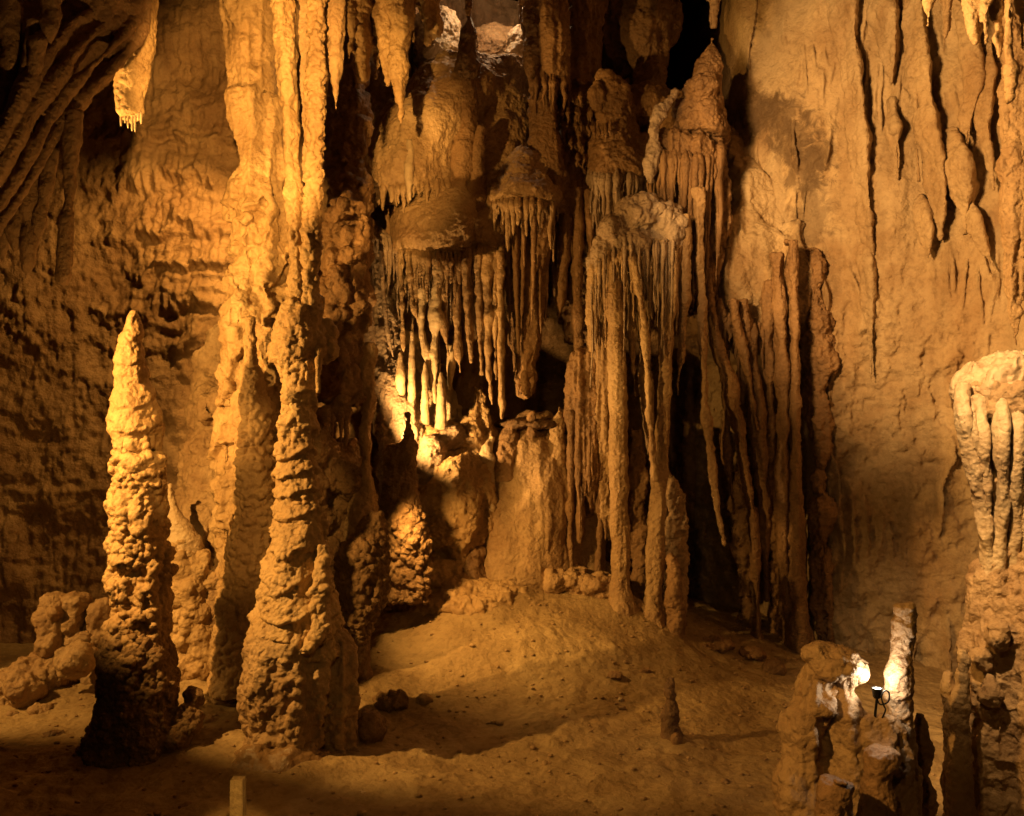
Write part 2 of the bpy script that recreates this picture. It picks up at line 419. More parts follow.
# ------------------------------------------------------------------ left: stalagmites
d = 8.5
t = thing('stalagmite', 'tall tapering stalagmite with smooth tip and knobbly popcorn shaft, at the left', 'stalagmite', P(140, 760, d))
body('tip', [tube([(135, 311, 3, 3)[0:2] + (d, 3), (135, 315, d, 6), (134, 322, d, 8), (134, 332, d, 10), (132, 336, d, 11), (131, 352, d, 13), (131, 367, d, 16), (131, 374, d, 17),
     (132, 378, d, 15), (133, 390, d, 19), (135, 405, d, 23), (136, 421, d, 27), (136, 430, d, 28), (137, 437, d, 24), (138, 450, d, 22)])],
     M['gold'], {'lump': (.022, 4), 'terr': (.016, 5), 'flute': (.008, 6), 'pop': (.007, .05), 'rough': (.005, 30)}, t, voxel=.009)
body('shaft', [tube([(138, 428, d, 15), (138, 444, d, 20), (139, 462, d, 23.5), (139, 480, d, 24), (139, 520, d, 26), (139, 560, d, 26), (138, 600, d, 25), (138, 640, d, 27), (138, 655, d, 30)])],
     M['gold'], {'lump': (.06, 3.2), 'flute': (lambda V: .075 * sstep(1.9, 2.15, V[:, 2]) * sstep(2.6, 2.3, V[:, 2]) * 0 + .06 * np.exp(-((V[:, 2] - 2.72) / .12) ** 2) + .07 * np.exp(-((V[:, 2] - 1.55) / .28) ** 2), 5.5), 'terr': (.03, 2.4), 'pop': (.03, .11), 'pop2': (.028, .052), 'rough': (.006, 36)}, t, voxel=.009)
body('base', [tube([(138, 630, d, 26), (138, 650, d, 33), (139, 680, d, 37), (138, 710, d, 39), (136, 735, d, 44), (132, 755, d, 48), (130, 790, d, 52)]),
     blob(193, 698, d + .1, 11), blob(182, 722, d, 17), blob(170, 740, d - .1, 16)],
     M['coral'], {'lump': (.05, 3), 'pop': (.03, .10), 'pop2': (.03, .052), 'rough': (.006, 34)}, t, voxel=.009)

d = 10.0
t = thing('stalagmite', 'knobbly stalagmite with a white slanting tip, behind the tall popcorn stalagmite', 'stalagmite', P(195, 660, d))
body('tip', [tube([(170, 484, d, 2), (171, 498, d, 4), (174, 512, d, 8), (179, 526, d, 13), (184, 540, d, 17), (187, 556, d, 17)])], M['white'], {'lump': (.02, 5), 'rough': (.008, 25)}, t)
body('shaft', [tube([(184, 540, d, 14), (189, 560, d, 20), (193, 590, d, 23), (194, 620, d, 25), (196, 650, d, 27), (197, 690, d, 30)]), blob(176, 575, d, 12), blob(206, 580, d, 13), blob(210, 610, d, 12), blob(184, 635, d, 14), blob(213, 640, d, 12)],
     M['gold'], {'lump': (.06, 3), 'pop': (.075, .15), 'rough': (.012, 22)}, t, voxel=.011)

d = 10.3
t = thing('knobby_flowstone', 'low ridge of rounded knobby flowstone lumps on the clay floor at far left', 'flowstone', P(50, 700, d))
body('ridge', [rod([(-60, 735, 9.6, 22), (0, 700, 9.9, 24), (50, 672, 10.2, 26), (100, 640, 10.6, 26), (140, 630, 10.8, 22)]), blob(20, 690, 9.7, 16), blob(40, 715, 9.6, 10), blob(75, 660, 9.9, 16), blob(15, 720, 9.5, 9)],
     M['tan'], {'lump': (.10, 3), 'pop': (.06, .2), 'rough': (.02, 14)}, t)
body('lump', [tube([(53, 594, d, 7), (54, 598, d, 12), (55, 610, d, 15), (52, 625, d, 16), (52, 640, d, 15), (52, 670, d, 14)]), blob(41, 620, d - .1, 9), blob(54, 613, d - .15, 8), blob(50, 645, d - .1, 14), blob(45, 632, d - .1, 9)],
     M['tan'], {'lump': (.04, 4), 'rough': (.012, 20)}, t)
body('lump', [tube([(78, 596, d, 10), (78, 599, d, 13), (78, 610, d, 12), (76, 622, d, 10), (74, 660, d, 12)]), blob(71, 626, d - .1, 8), blob(84, 640, d - .1, 10)], M['tan'], {'lump': (.04, 4), 'rough': (.012, 20)}, t)
body('lump', [tube([(103, 598, d, 5), (100, 606, d, 9), (97, 625, d, 11), (95, 680, d, 16)])], M['tan'], {'lump': (.04, 4), 'pop': (.03, .12), 'rough': (.012, 20)}, t)

d = 9.7
o = body('stalagmite', [tube([(250, 317, d, 4), (250, 322, d, 6), (250, 345, d, 6), (251, 362, d, 7), (252, 373, d, 11), (254, 400, d, 14), (256, 440, d, 16), (257, 500, d, 20), (254, 560, d, 27), (250, 620, d, 33), (248, 690, d, 38)])],
     M['gold'], {'lump': (.035, 3.5), 'pop': (lambda V: .012 + .032 * sstep(3.4, 2.6, V[:, 2]), .075), 'rough': (.008, 26)}, None, P(250, 660, d), voxel=.011)
tag(o, 'slender rough stalagmite with a bottle-neck tip, close behind the big column', 'stalagmite')

# rear column
d = 10.3
t = thing('column', 'broad fluted column with a broken ring high up, bright yellow, behind the big column', 'column', P(255, 560, d))
body('upper_shaft', [tube([(248, -70, d, 30), (250, 0, d, 28), (253, 50, d, 27), (255, 92, d, 26), (255, 96, d, 24)])], M['gold'], {'lump': (.05, 2.5), 'flute': (.05, 4.5), 'rough': (.01, 22)}, t)
body('shaft', [tube([(256, 93, d, 26), (257, 97, d, 31), (260, 120, d, 31), (262, 150, d, 29), (265, 168, d, 29), (262, 195, d, 33), (263, 235, d, 33), (264, 285, d, 35), (264, 330, d, 37), (262, 380, d, 40), (258, 430, d, 40), (255, 600, d, 40)])],
     M['gold'], {'lump': (.07, 2.2), 'flute': (.045, 4), 'terr': (lambda V: .10 * sstep(5.5, 5.0, V[:, 2]), 1.5), 'rough': (.012, 22)}, t)
o = body('flowstone_slope', [tube([(222, 330, 11.6, 16), (222, 380, 11.5, 26), (225, 440, 11.2, 38), (228, 500, 10.9, 46), (230, 560, 10.6, 50), (230, 620, 10.5, 56), (230, 680, 10.5, 60)]), blob(216, 410, 11.0, 16), blob(224, 405, 10.8, 10)],
     M['tan'], {'lump': (.12, 2), 'flute': (.04, 3), 'pop': (.03, .1), 'rough': (.02, 14)}, None, P(228, 650, 10.6), voxel=.018)
tag(o, 'rough tan flowstone slope between the left wall and the slender stalagmite', 'flowstone')

# ------------------------------------------------------------------ the big column
d = 8.5
t = thing('column', 'big column rising from floor to roof, twin strands above a collar, left of centre', 'column', P(300, 765, d))
body('strand', [tube([(283, -60, d, 11), (283, 0, d, 10), (286, 60, d, 9), (290, 120, d, 7), (294, 190, d, 6.5), (297, 250, d, 7), (299, 300, d, 11)], ell=1.5)], M['gold'], {'lump': (.03, 4), 'flute': (.018, 6), 'pop': (.014, .05), 'rough': (.005, 32)}, t, voxel=.009)
body('strand', [tube([(317, -60, d - .05, 11), (316, 0, d - .05, 9), (316, 60, d - .05, 9), (315, 120, d - .05, 9), (313, 190, d - .05, 8.5), (311, 260, d - .05, 9.5), (308, 310, d - .05, 12)])], M['gold'], {'lump': (.03, 4), 'terr': (.014, 6), 'pop': (.024, .055), 'rough': (.005, 32)}, t, voxel=.009)
body('back_sheet', [tube([(305, -60, d + .35, 30), (306, 0, d + .35, 28), (306, 60, d + .33, 24), (304, 140, d + .3, 15), (303, 220, d + .22, 9), (303, 300, d + .15, 8)], ell=.5)], M['tan'], {'flute': (.03, 5), 'rough': (.008, 25)}, t)
body('side_strand', [tube([(334, -60, d + .15, 12), (335, 0, d + .15, 11), (336, 60, d + .15, 8), (336, 95, d + .12, 4), (336, 110, d + .12, 1)])], M['tan'], {'lump': (.02, 5), 'flute': (.015, 6), 'rough': (.005, 30)}, t, voxel=.009)
body('collar', [tube([(309, 280, d, 9), (308, 295, d, 14), (305, 308, d, 19), (301, 325, d, 24), (300, 345, d, 27), (299, 356, d, 27), (299, 366, d, 21), (299, 400, d, 16)]), blob(322, 340, d + .05, 13, 24)],
     M['gold'], {'lump': (.06, 3.2), 'flute': (.03, 4), 'pop': (.025, .09), 'pop2': (.012, .045), 'rough': (.008, 26)}, t, voxel=.009)
for k, (x, y0, y1, r) in enumerate([(288, 356, 374, 2.4), (307, 360, 380, 2.6), (318, 354, 392, 3.4)]):
    spike('stalactite', [(x, y0 - 6, d - .15, r * 1.3), (x, y0 + 6, d - .17, r), (x, y1, d - .16, r * .4)], M['gold'], t)
body('shaft', [tube([(301, 355, d, 16), (299, 380, d, 15.5), (298, 420, d, 17), (297, 460, d, 18.5), (297, 500, d, 20), (298, 530, d, 26), (298, 560, d, 32), (297, 590, d, 36), (296, 620, d, 41), (296, 650, d, 45)])],
     M['gold'], {'lump': (.045, 2.8), 'flute': (lambda V: .03 * np.ones(len(V)), 3), 'terr': (.042, 4.6), 'pop': (lambda V: .02 * sstep(2.2, 1.7, V[:, 2]), .10), 'pop2': (.018, .045), 'rough': (.007, 30)}, t, voxel=.009)
body('base', [tube([(297, 615, d, 38), (296, 640, d, 46), (294, 680, d, 47), (291, 715, d, 44), (289, 745, d, 42), (289, 790, d, 44)]),
              tube([(330, 620, d + .05, 10), (335, 650, d, 18), (338, 690, d, 20), (338, 730, d, 20), (337, 790, d, 24)])],
     M['tan'], {'lump': (.06, 2.6), 'flute': (.05, 3.2), 'pop': (lambda V: .035 * sstep(1.3, .9, V[:, 2]), .085), 'rough': (.01, 24)}, t, voxel=.010)
body('knob_line', [tube([(321, 545, d - .16, 5), (321, 565, d - .22, 7), (320, 600, d - .28, 9), (318, 630, d - .34, 10), (306, 652, d - .42, 8)])], M['gold'], {'lump': (.03, 5), 'pop': (.045, .075), 'rough': (.006, 30)}, t, voxel=.009)
body('foot', [blob(285, 775, d - .3, 52, 30, 40), blob(255, 770, d - .3, 26, 26), blob(300, 795, d - .5, 55, 20, 45), blob(330, 790, d - .2, 30, 14)], M['wet'], {'lump': (.10, 2.6), 'flute': (.02, 4), 'rough': (.008, 18)}, t)
o = body('stalagmite', [tube([(370, 712, 8.7, 7), (372, 720, 8.7, 12), (371, 740, 8.7, 12), (369, 760, 8.7, 14), (367, 790, 8.7, 18)])], M['brown'], {'lump': (.05, 4), 'pop': (.03, .09), 'rough': (.01, 24)}, None, P(369, 765, 8.7))
tag(o, 'short dark stump stalagmite in shadow at the right foot of the big column', 'stalagmite')

# knobby column behind it on the right
d = 10.5
t = thing('column', 'lumpy coral-crusted column with hollows, close behind the big column on its right', 'column', P(340, 600, d))
body('upper_shaft', [tube([(346, 192, d + .3, 5), (346, 203, d + .2, 13), (345, 225, d + .1, 18), (344, 260, d, 21), (343, 320, d, 22), (340, 370, d, 22), (336, 400, d, 22)]), tube([(350, -60, d + 1.1, 16), (350, 60, d + 1.1, 15), (350, 140, d + 1.0, 16), (350, 220, d + .9, 20), (350, 300, d + .7, 20)]), blob(340, 212, d - .2, 9, 7), blob(346, 207, d - .25, 7, 9), blob(335, 218, d - .2, 7, 5), blob(352, 255, d - .2, 10), blob(336, 275, d - .2, 12), blob(358, 300, d - .1, 10)],
     M['brown'], {'lump': (.09, 3), 'pop': (.055, .13), 'flute': (.03, 4), 'rough': (.014, 20)}, t)
body('arch', [rod([(314, 500, d - .2, 9), (317, 450, d - .25, 9), (324, 418, d - .25, 9), (340, 404, d - .2, 9), (362, 392, d - .1, 8)]), blob(330, 470, d, 17, 26), blob(348, 478, d, 15, 18), blob(322, 520, d - .1, 14, 24), blob(330, 560, d - .1, 16, 30), tube([(335, 440, d + .3, 20), (338, 540, d + .2, 24), (338, 660, d, 26)])],
     M['coral'], {'lump': (.08, 3), 'pop': (.05, .11), 'rough': (.012, 22)}, t)
body('thin_pillar', [tube([(371, 345, d, 4), (369, 352, d, 8), (367, 370, d, 9), (368, 400, d, 8), (367, 430, d, 6), (366, 463, d, 5), (366, 480, d, 8), (364, 500, d, 14), (362, 535, d, 19), (361, 580, d, 20)])], M['tan'], {'lump': (.035, 4), 'flute': (.015, 5), 'rough': (.01, 24)}, t)
teeth(t, [(322, 428, d - .3), (338, 414, d - .28), (356, 404, d - .2)], 8, (10, 36), (2.5, 4), M['brown'])
body('coral_drape', [tube([(378, 512, d - .5, 7), (371, 528, d - .5, 15), (364, 550, d - .55, 23), (361, 585, d - .6, 24), (361, 615, d - .6, 19), (361, 645, d - .6, 10), (360, 690, d - .6, 10)])], M['coral'], {'lump': (.05, 3), 'pop': (.05, .075), 'rough': (.008, 26)}, t, voxel=.010)

d = 10.9
o = body('stalagmite', [tube([(407, 413, d, 3), (407, 420, d, 5), (407, 438, d, 5), (405, 446, d, 11), (401, 465, d, 15), (400, 500, d, 18), (404, 525, d, 23), (410, 550, d, 20), (413, 568, d, 15), (413, 600, d, 14)]), tube([(392, 444, d, 6), (391, 470, d, 9), (394, 540, d, 14), (394, 600, d, 16)])],
     M['coral'], {'lump': (.05, 3.2), 'pop': (lambda V: .02 + .035 * sstep(2.2, 1.6, V[:, 2]), .08), 'rough': (.01, 24)}, None, P(405, 575, d), voxel=.011)
tag(o, 'brown popcorn stalagmite with a finger tip at the left edge of the mound', 'stalagmite')

# ------------------------------------------------------------------ upper left overhang
d = 7.0
t = thing('rock_overhang', 'dark diagonal rock overhang with streaked lip in the upper left corner', 'rock', P(40, 0, d))
lip = []
for k in range(10):
    o1, o2, r = -6.2 * k, -5.0 * k, 6.5 + 1.5 * math.sin(k * 1.7); dd = .09 * math.sin(k * 2.3) - .03 * k
    w = lambda: rng.uniform(-2.5, 2.5)
    lip.append(rod([(164 + o1 * .8, -70, d + .5 + dd, r), (147 + o1 * .8 + w(), 5, d + .5 + dd, r * 1.1), (141 + o1 * .9 + w(), 32 + o2 * .5, d + .4 + dd, r), (112 + o1 * .8 + w(), 66 + o2, d + .2 + dd, r), (72 + o1 * .7, 108 + o2 + w(), d + dd, r), (46 + o1 * .7 + w(), 152 + o2, d - .15 + dd, r), (15 + o1 * .7, 205 + o2 + w(), d - .3 + dd, r), (-40 + o1 * .7, 268 + o2, d - .5 + dd, r * 1.2)], n=10))
body('lip', lip, M['brown'], {'lump': (.03, 2.2), 'rough': (.006, 20)}, t, voxel=.011, smooth=2)
body('hanging_mass', [blob(60, -20, d + .35, 90, 110, 50), blob(0, 60, d + .1, 70, 100, 40), blob(-50, 120, d - .1, 70, 110, 40), blob(40, 60, d + .2, 50, 60, 30)], M['brown'], {'lump': (.10, 2), 'flute': (.05, 3), 'rough': (.014, 18)}, t, voxel=.016)
for pts in ([(52, -30, 14), (51, 0, 12), (50, 22, 9), (50, 38, 6), (51, 46, 1)], [(34, 20, 9), (30, 50, 7), (24, 80, 4), (20, 120, 1)], [(10, 0, 12), (8, 60, 9), (4, 130, 7), (2, 150, 2)], [(38, 40, 8), (33, 70, 7), (27, 95, 4), (21, 112, 1)]):
    spike('stalactite', [(x, y, d - .35, r) for x, y, r in pts], M['brown'], t, st={'lump': (.03, 4), 'flute': (.01, 8), 'rough': (.006, 26)}, n=20)
for pts in ([(74, 110, 9), (72, 150, 7), (69, 200, 7), (65, 250, 8), (63, 276, 8), (62, 283, 4)], [(36, 150, 10), (32, 200, 9), (28, 245, 9), (26, 268, 6), (25, 280, 1)], [(18, 190, 9), (16, 230, 8), (15, 250, 1)], [(52, 150, 8), (44, 195, 6), (36, 230, 5), (30, 262, 2)], [(8, 200, 8), (4, 240, 6), (2, 262, 1)]):
    spike('stalactite', [(x, y, d - .02, r) for x, y, r in pts], M['brown'], t, st={'lump': (.03, 4), 'flute': (.012, 8), 'rough': (.006, 26)}, n=20)
d = 8.1
t = thing('stalactite', 'stubby pale stalactite with a blunt end and soda straws, hanging beside the overhang', 'stalactite', P(133, 20, d))
body('shaft', [tube([(140, -90, d, 26), (137, -30, d, 22), (134, 30, d, 20), (132, 70, d, 17), (130, 100, d, 14), (130, 114, d, 13), (130, 119, d, 9)])], M['gold'], {'lump': (.018, 4), 'flute': (.012, 7), 'pop': (.006, .05), 'rough': (.004, 30)}, t, voxel=.008)
for x, y in ((121, 126), (125, 123), (128, 128), (132, 131), (135, 132), (138, 121), (141, 124)):
    spike('soda_straw', [(x, 112, d - .03, 1.3), (x, y - 3, d - .03, 1.1), (x, y, d - .03, .6)], M['white'], t, n=8, st={'rough': (.001, 40)})

# ------------------------------------------------------------------ roof stalactites
GST = 'stalactites hanging from the cave roof'
def roof_stalactite(label, pts, d, mat, group=GST, st=None, extra=()):
    st = st or {'lump': (.05, 4), 'flute': (.03, 5), 'rough': (.009, 24)}
    o = body('stalactite', [tube([(x, y, d, r) for x, y, r in pts], n=20)] + [tube([(x, y, d + dd, r) for x, y, r in e], n=16) for dd, e in extra], mat, st, None, P(pts[1][0], pts[1][1], d), voxel=.009, smooth=2)
    return tag(o, label, 'stalactite', group)
d = 10.7
roof_stalactite('ragged broad stalactite with several short tips, first to the right of the big column top', [(360, -120, 17), (361, -10, 14), (361, 30, 11), (362, 55, 7), (363, 78, 1.5)], d, M['gold'], extra=[(-.1, [(352, -40, 8), (351, 20, 6), (350, 45, 3), (349, 60, 1)]), (.1, [(371, -40, 9), (371, 20, 7), (372, 52, 2), (372, 62, 1)])])
roof_stalactite('fluted stalactite with a thin drip point, second to the right of the big column top', [(384, -120, 18), (385, -10, 14), (385, 20, 12), (386, 48, 8), (387, 70, 4), (388, 88, 1.2)], d, M['gold'], extra=[(.1, [(376, -40, 8), (375, 30, 6), (376, 66, 3), (376, 80, 1)])])
roof_stalactite('longest stalactite of the roof cluster right of the big column, hanging to a fine point', [(400, -120, 16), (400, -10, 14), (400, 40, 11), (400, 75, 8), (400, 100, 4), (401, 123, 1)], d - .1, M['gold'])
roof_stalactite('short hooked stalactite with a bent claw tip in the roof cluster beside the lit niche', [(420, -120, 22), (424, -20, 17), (428, 5, 13), (432, 24, 8), (430, 36, 4), (427, 42, 1.2)], d + .1, M['gold'], extra=[(-.1, [(412, -40, 10), (411, 10, 6), (413, 34, 2), (413, 42, 1)])])
roof_stalactite('thin dark stalactite pointing down at the candle stalagmite', [(469, -90, 9), (469, -20, 6), (469, 4, 3), (469, 14, 1)], 12.0, M['brown'])
roof_stalactite('small stalactite with a needle point hanging above the dark conical flowstone', [(712, -110, 16), (712, -20, 11), (713, 2, 7), (713, 12, 4), (713, 26, 1)], 11.6, M['tan'])
d = 8.4
roof_stalactite('small slim stalactite lit along one side, leftmost of the upper right cluster', [(927, -110, 7), (928, -20, 4.5), (928, 8, 3.2), (928, 28, 1)], d, M['gold'])
roof_stalactite('lumpy wide stalactite mass with two blunt tips in the upper right cluster', [(965, -110, 22), (968, -30, 17), (972, 0, 12), (976, 22, 7), (979, 42, 3)], d, M['gold'], extra=[(-.1, [(985, -40, 9), (985, 10, 5), (986, 34, 4), (986, 44, 2)]), (.1, [(958, -40, 10), (962, -5, 7), (966, 16, 2)])])
roof_stalactite('slim stalactite with a pinched point beside the lumpy mass in the upper right cluster', [(996, -110, 9), (997, -20, 6), (998, 20, 4.6), (999, 46, 3), (999, 58, 1)], d, M['gold'])
roof_stalactite('longest bright icicle stalactite of the upper right cluster', [(1008, -110, 10), (1009, -20, 6.5), (1010, 30, 5), (1011, 70, 4), (1010, 98, 1)], d - .1, M['gold'])
roof_stalactite('stalactite cut by the right picture edge in the upper right cluster', [(1022, -110, 9), (1022, -20, 6), (1022, 20, 4.5), (1022, 50, 1)], d, M['gold'])
roof_stalactite('flat brown stalactite hanging close to the pale right wall', [(945, -110, 14), (945, -30, 10), (946, 10, 6), (945, 36, 3), (944, 52, 1)], 10.7, M['tan'])
roof_stalactite('very long heavy stalactite hanging down the right picture edge to above the white canopy', [(1012, -140, 18), (1014, -20, 14), (1014, 80, 12), (1012, 180, 10), (1011, 260, 8), (1013, 320, 6), (1015, 345, 1.2)], 9.7, M['tan'], extra=[(-.05, [(1021, -20, 8), (1022, 120, 7), (1023, 240, 5), (1022, 300, 1)])])

# ------------------------------------------------------------------ centre: canopies and curtains
dc = 12.2
t = thing('flowstone_canopy', 'upper rounded brown flowstone canopy with a short drip fringe, below the lit niche', 'flowstone', P(410, 200, dc))
body('cap', [tube([(472, 70, dc + 1.0, 52), (456, 96, dc + .7, 55), (432, 120, dc + .45, 53), (417, 150, dc + .3, 49), (412, 178, dc + .22, 46), (411, 194, dc + .22, 42), (411, 200, dc + .3, 30)]), tube([(494, 68, dc + 1.1, 40), (490, 130, dc + .8, 46), (484, 180, dc + .5, 40), (476, 230, dc + .3, 38), (470, 258, dc + .25, 32)])], M['tan'],
     {'lump': (.07, 2.4), 'flute': (.02, 4), 'rough': (.012, 24)}, t)
teeth(t, arc_rim(411, 188, dc + .22, 44, 44, -100, 90, n=12), 34, (8, 26), (2, 4), M['tan'])
teeth(t, arc_rim(411, 186, dc + .22, 43, 43, -90, 80, n=12), 16, (5, 12), (2, 3.6), M['tan'])
spike('white_drip', [(409, 140, dc - .28, 3), (410, 150, dc - .32, 4), (409, 165, dc - .36, 5), (409, 182, dc - .38, 4), (410, 200, dc - .36, 1)], M['white'], t)

t = thing('stalagmite', 'candle stalagmite with a bell-shaped top standing before the lit niche', 'stalagmite', P(462, 195, dc - .1))
body('bell', [tube([(469, 12, dc, 2), (469, 22, dc, 4), (468, 36, dc, 8), (467, 52, dc, 10), (467, 67, dc, 12.5), (467, 73, dc, 11), (467, 80, dc, 8)])], M['dark'], {'lump': (.03, 4), 'flute': (.012, 7), 'rough': (.008, 26)}, t)
body('shaft', [tube([(467, 70, dc, 9), (467, 100, dc, 9.5), (466, 140, dc, 11), (461, 180, dc, 14), (456, 215, dc, 20)])], M['brown'], {'lump': (.04, 3), 'flute': (.02, 5), 'rough': (.01, 24)}, t)
teeth(t, arc_rim(467, 70, dc, 11, 11, -90, 90), 7, (4, 8), (1.2, 2), M['dark'], jitter=1, up=4)
o = body('stalagmite', [tube([(481, 126, dc - .1, 3), (481, 132, dc - .1, 5), (479, 150, dc - .1, 6.5), (478, 175, dc - .1, 8), (476, 215, dc - .1, 12)])], M['brown'], {'lump': (.03, 4), 'rough': (.008, 24)}, None, P(478, 200, dc - .1))
tag(o, 'small finger stalagmite beside the candle stalagmite on the canopy slope', 'stalagmite')

t = thing('flowstone_canopy', 'lower flowstone canopy with long bright stalactite curtain lit from below', 'flowstone', P(440, 262, dc))
body('cap', [tube([(458, 186, dc + .4, 22), (450, 200, dc + .25, 40), (440, 220, dc + .12, 47), (436, 244, dc + .05, 46), (437, 256, dc + .05, 42), (438, 262, dc + .1, 30)]), tube([(482, 190, dc + .3, 22), (484, 215, dc + .15, 28), (486, 240, dc + .05, 30), (487, 252, dc + .05, 26)])], M['tan'], {'lump': (.05, 2.4), 'flute': (.015, 4), 'rough': (.012, 24)}, t)
rimL = [(394, 246, dc - .2), (408, 253, dc - .35), (425, 257, dc - .45), (440, 259, dc - .45), (455, 263, dc - .4), (470, 258, dc - .35), (486, 252, dc - .3), (505, 250, dc - .2)]
teeth(t, [(x, y - 3, dd + .06) for x, y, dd in rimL], 30, (20, 90), (.9, 1.8), M['grey'], jitter=3)
teeth(t, rimL, 44, (8, 60), (1.5, 3), M['tan'], jitter=2)
teeth(t, [(x, y, dd + .18) for x, y, dd in rimL], 34, (40, 120), (1.8, 3.6), M['tan'], jitter=3)
HX = [[(402, 250, 2.5), (402, 300, 2.4), (403, 340, 2), (404, 354, .6)], [(409, 255, 3), (411, 290, 3), (415, 312, 3), (420, 324, 1.5)], [(424, 258, 4), (423, 300, 4), (421, 325, 5), (427, 352, 5), (430, 380, 3), (431, 392, 1)],
      [(437, 258, 8), (437, 280, 7.5), (436, 305, 8), (436, 318, 9), (435, 330, 5), (434, 360, 4.5), (434, 385, 3.5), (435, 403, 1)], [(446, 262, 5), (445, 300, 5), (445, 330, 4), (448, 356, 2)],
      [(457, 262, 3.2), (457, 300, 3.2), (458, 345, 3.2), (460, 373, 1.2)], [(466, 258, 4), (467, 300, 4), (469, 340, 3.5), (471, 362, 1)], [(478, 255, 4), (479, 300, 5), (480, 340, 3.5), (482, 374, 1)],
      [(488, 255, 7), (487, 290, 8), (489, 320, 6), (489, 370, 4.5), (492, 404, 1)], [(500, 252, 3.4), (500, 310, 3.6), (501, 370, 3.6), (502, 410, 2.6), (502, 419, 1)], [(495, 252, 3), (495, 330, 2.8), (496, 380, 1)]]
for k, h in enumerate(HX):
    spike('stalactite', [(x, y, dc - .42 + .02 * (k % 3), r * .85) for x, y, r in h], M['white'] if k in (2, 3) else M['tan'], t, st={'lump': (.035, 4), 'flute': (.014, 8), 'rough': (.006, 26)}, n=18)
spike('stalactite', [(451, 345, dc - .3, 4), (451, 362, dc - .3, 4), (450, 380, dc - .3, 3), (450, 390, dc - .3, 1)], M['white'], t)

t = thing('flowstone_drapery', 'greyish fluted flowstone drapery left of the bright curtain', 'flowstone', P(375, 440, 12.0))
body('sheet', [tube([(362, 225, 12.5, 12), (370, 255, 12.3, 20), (376, 300, 12.3, 20), (384, 345, 12.2, 20), (394, 390, 12.1, 24), (404, 420, 12.1, 28), (412, 470, 12.1, 30), (412, 560, 12.2, 34)]), blob(372, 243, 12.2, 20, 10, 24)], M['grey'], {'lump': (.07, 2.5), 'flute': (.06, 6), 'rough': (.018, 20)}, t)
teeth(t, [(358, 247, 11.95), (372, 245, 11.9), (386, 246, 11.9), (398, 250, 11.9)], 15, (25, 80), (1.8, 3.4), M['grey'], jitter=1.5)
for h in ([(381, 250, 2.2), (384, 300, 2.2), (388, 335, 2.2), (393, 357, 1)], [(366, 290, 7), (367, 320, 8), (368, 360, 7), (368, 390, 3)]):
    spike('stalactite', [(x, y, 11.8, r) for x, y, r in h], M['grey'], t)

t = thing('flowstone_slope', 'bright white calcite slope and stubs at the foot of the lit curtain', 'flowstone', P(420, 400, 12.3))
body('slope', [tube([(404, 345, 12.5, 12), (412, 365, 12.45, 22), (424, 390, 12.4, 28), (430, 415, 12.4, 30), (438, 470, 12.5, 34)])], M['white'], {'lump': (.08, 3), 'flute': (.04, 4), 'rough': (.018, 18)}, t)
for x, y0, y1, r in ((412, 330, 388, 3), (425, 362, 400, 3), (400, 352, 380, 4), (441, 372, 410, 4)):
    spike('stub', [(x, y0, 11.75, 1), (x, y0 + 8, 11.75, r * .8), (x, y1, 11.75, r * 1.3), (x, y1 + 30, 12.0, r * 1.5)], M['white'], t)

t = thing('flowstone_canopy', 'right conical flowstone canopy with long heavy drapes hanging under it', 'flowstone', P(523, 205, dc))
body('cap', [tube([(522, 150, dc, 5), (522, 158, dc, 13), (522, 172, dc, 23), (522, 186, dc - .05, 31), (523, 197, dc - .08, 35), (523, 205, dc - .08, 34), (523, 212, dc, 24)]), rod([(512, 175, dc + .2, 14), (500, 205, dc + .15, 15), (495, 240, dc + .1, 16)]), blob(530, 180, dc + .5, 40, 30, 50)], M['tan'], {'lump': (.06, 2.6), 'pop': (.016, .06), 'rough': (.012, 24)}, t)
teeth(t, arc_rim(523, 203, dc - .08, 33, 33, -95, 95), 34, (10, 60), (2, 3.6), M['tan'], jitter=2)
teeth(t, arc_rim(523, 205, dc, 26, 26, -95, 95), 18, (60, 150), (2.6, 4.6), M['brown'], jitter=2)
body('drape', [tube([(540, 200, dc - .15, 16), (538, 240, dc - .15, 13), (533, 290, dc - .15, 11), (528, 340, dc - .15, 10), (526, 375, dc - .15, 10), (525, 390, dc - .15, 8), (524, 396, dc - .15, 4)])], M['brown'], {'lump': (.05, 3), 'flute': (.05, 5.5), 'rough': (.01, 24)}, t)
body('drape', [tube([(516, 205, dc + .1, 12), (514, 260, dc + .1, 8), (513, 320, dc + .1, 6), (515, 372, dc + .1, 1)])], M['brown'], {'lump': (.04, 3), 'flute': (.04, 5.5), 'rough': (.01, 24)}, t)
teeth(t, [(517, 378, dc - .2), (525, 384, dc - .3), (533, 378, dc - .2)], 6, (10, 20), (2, 3), M['brown'], jitter=1)

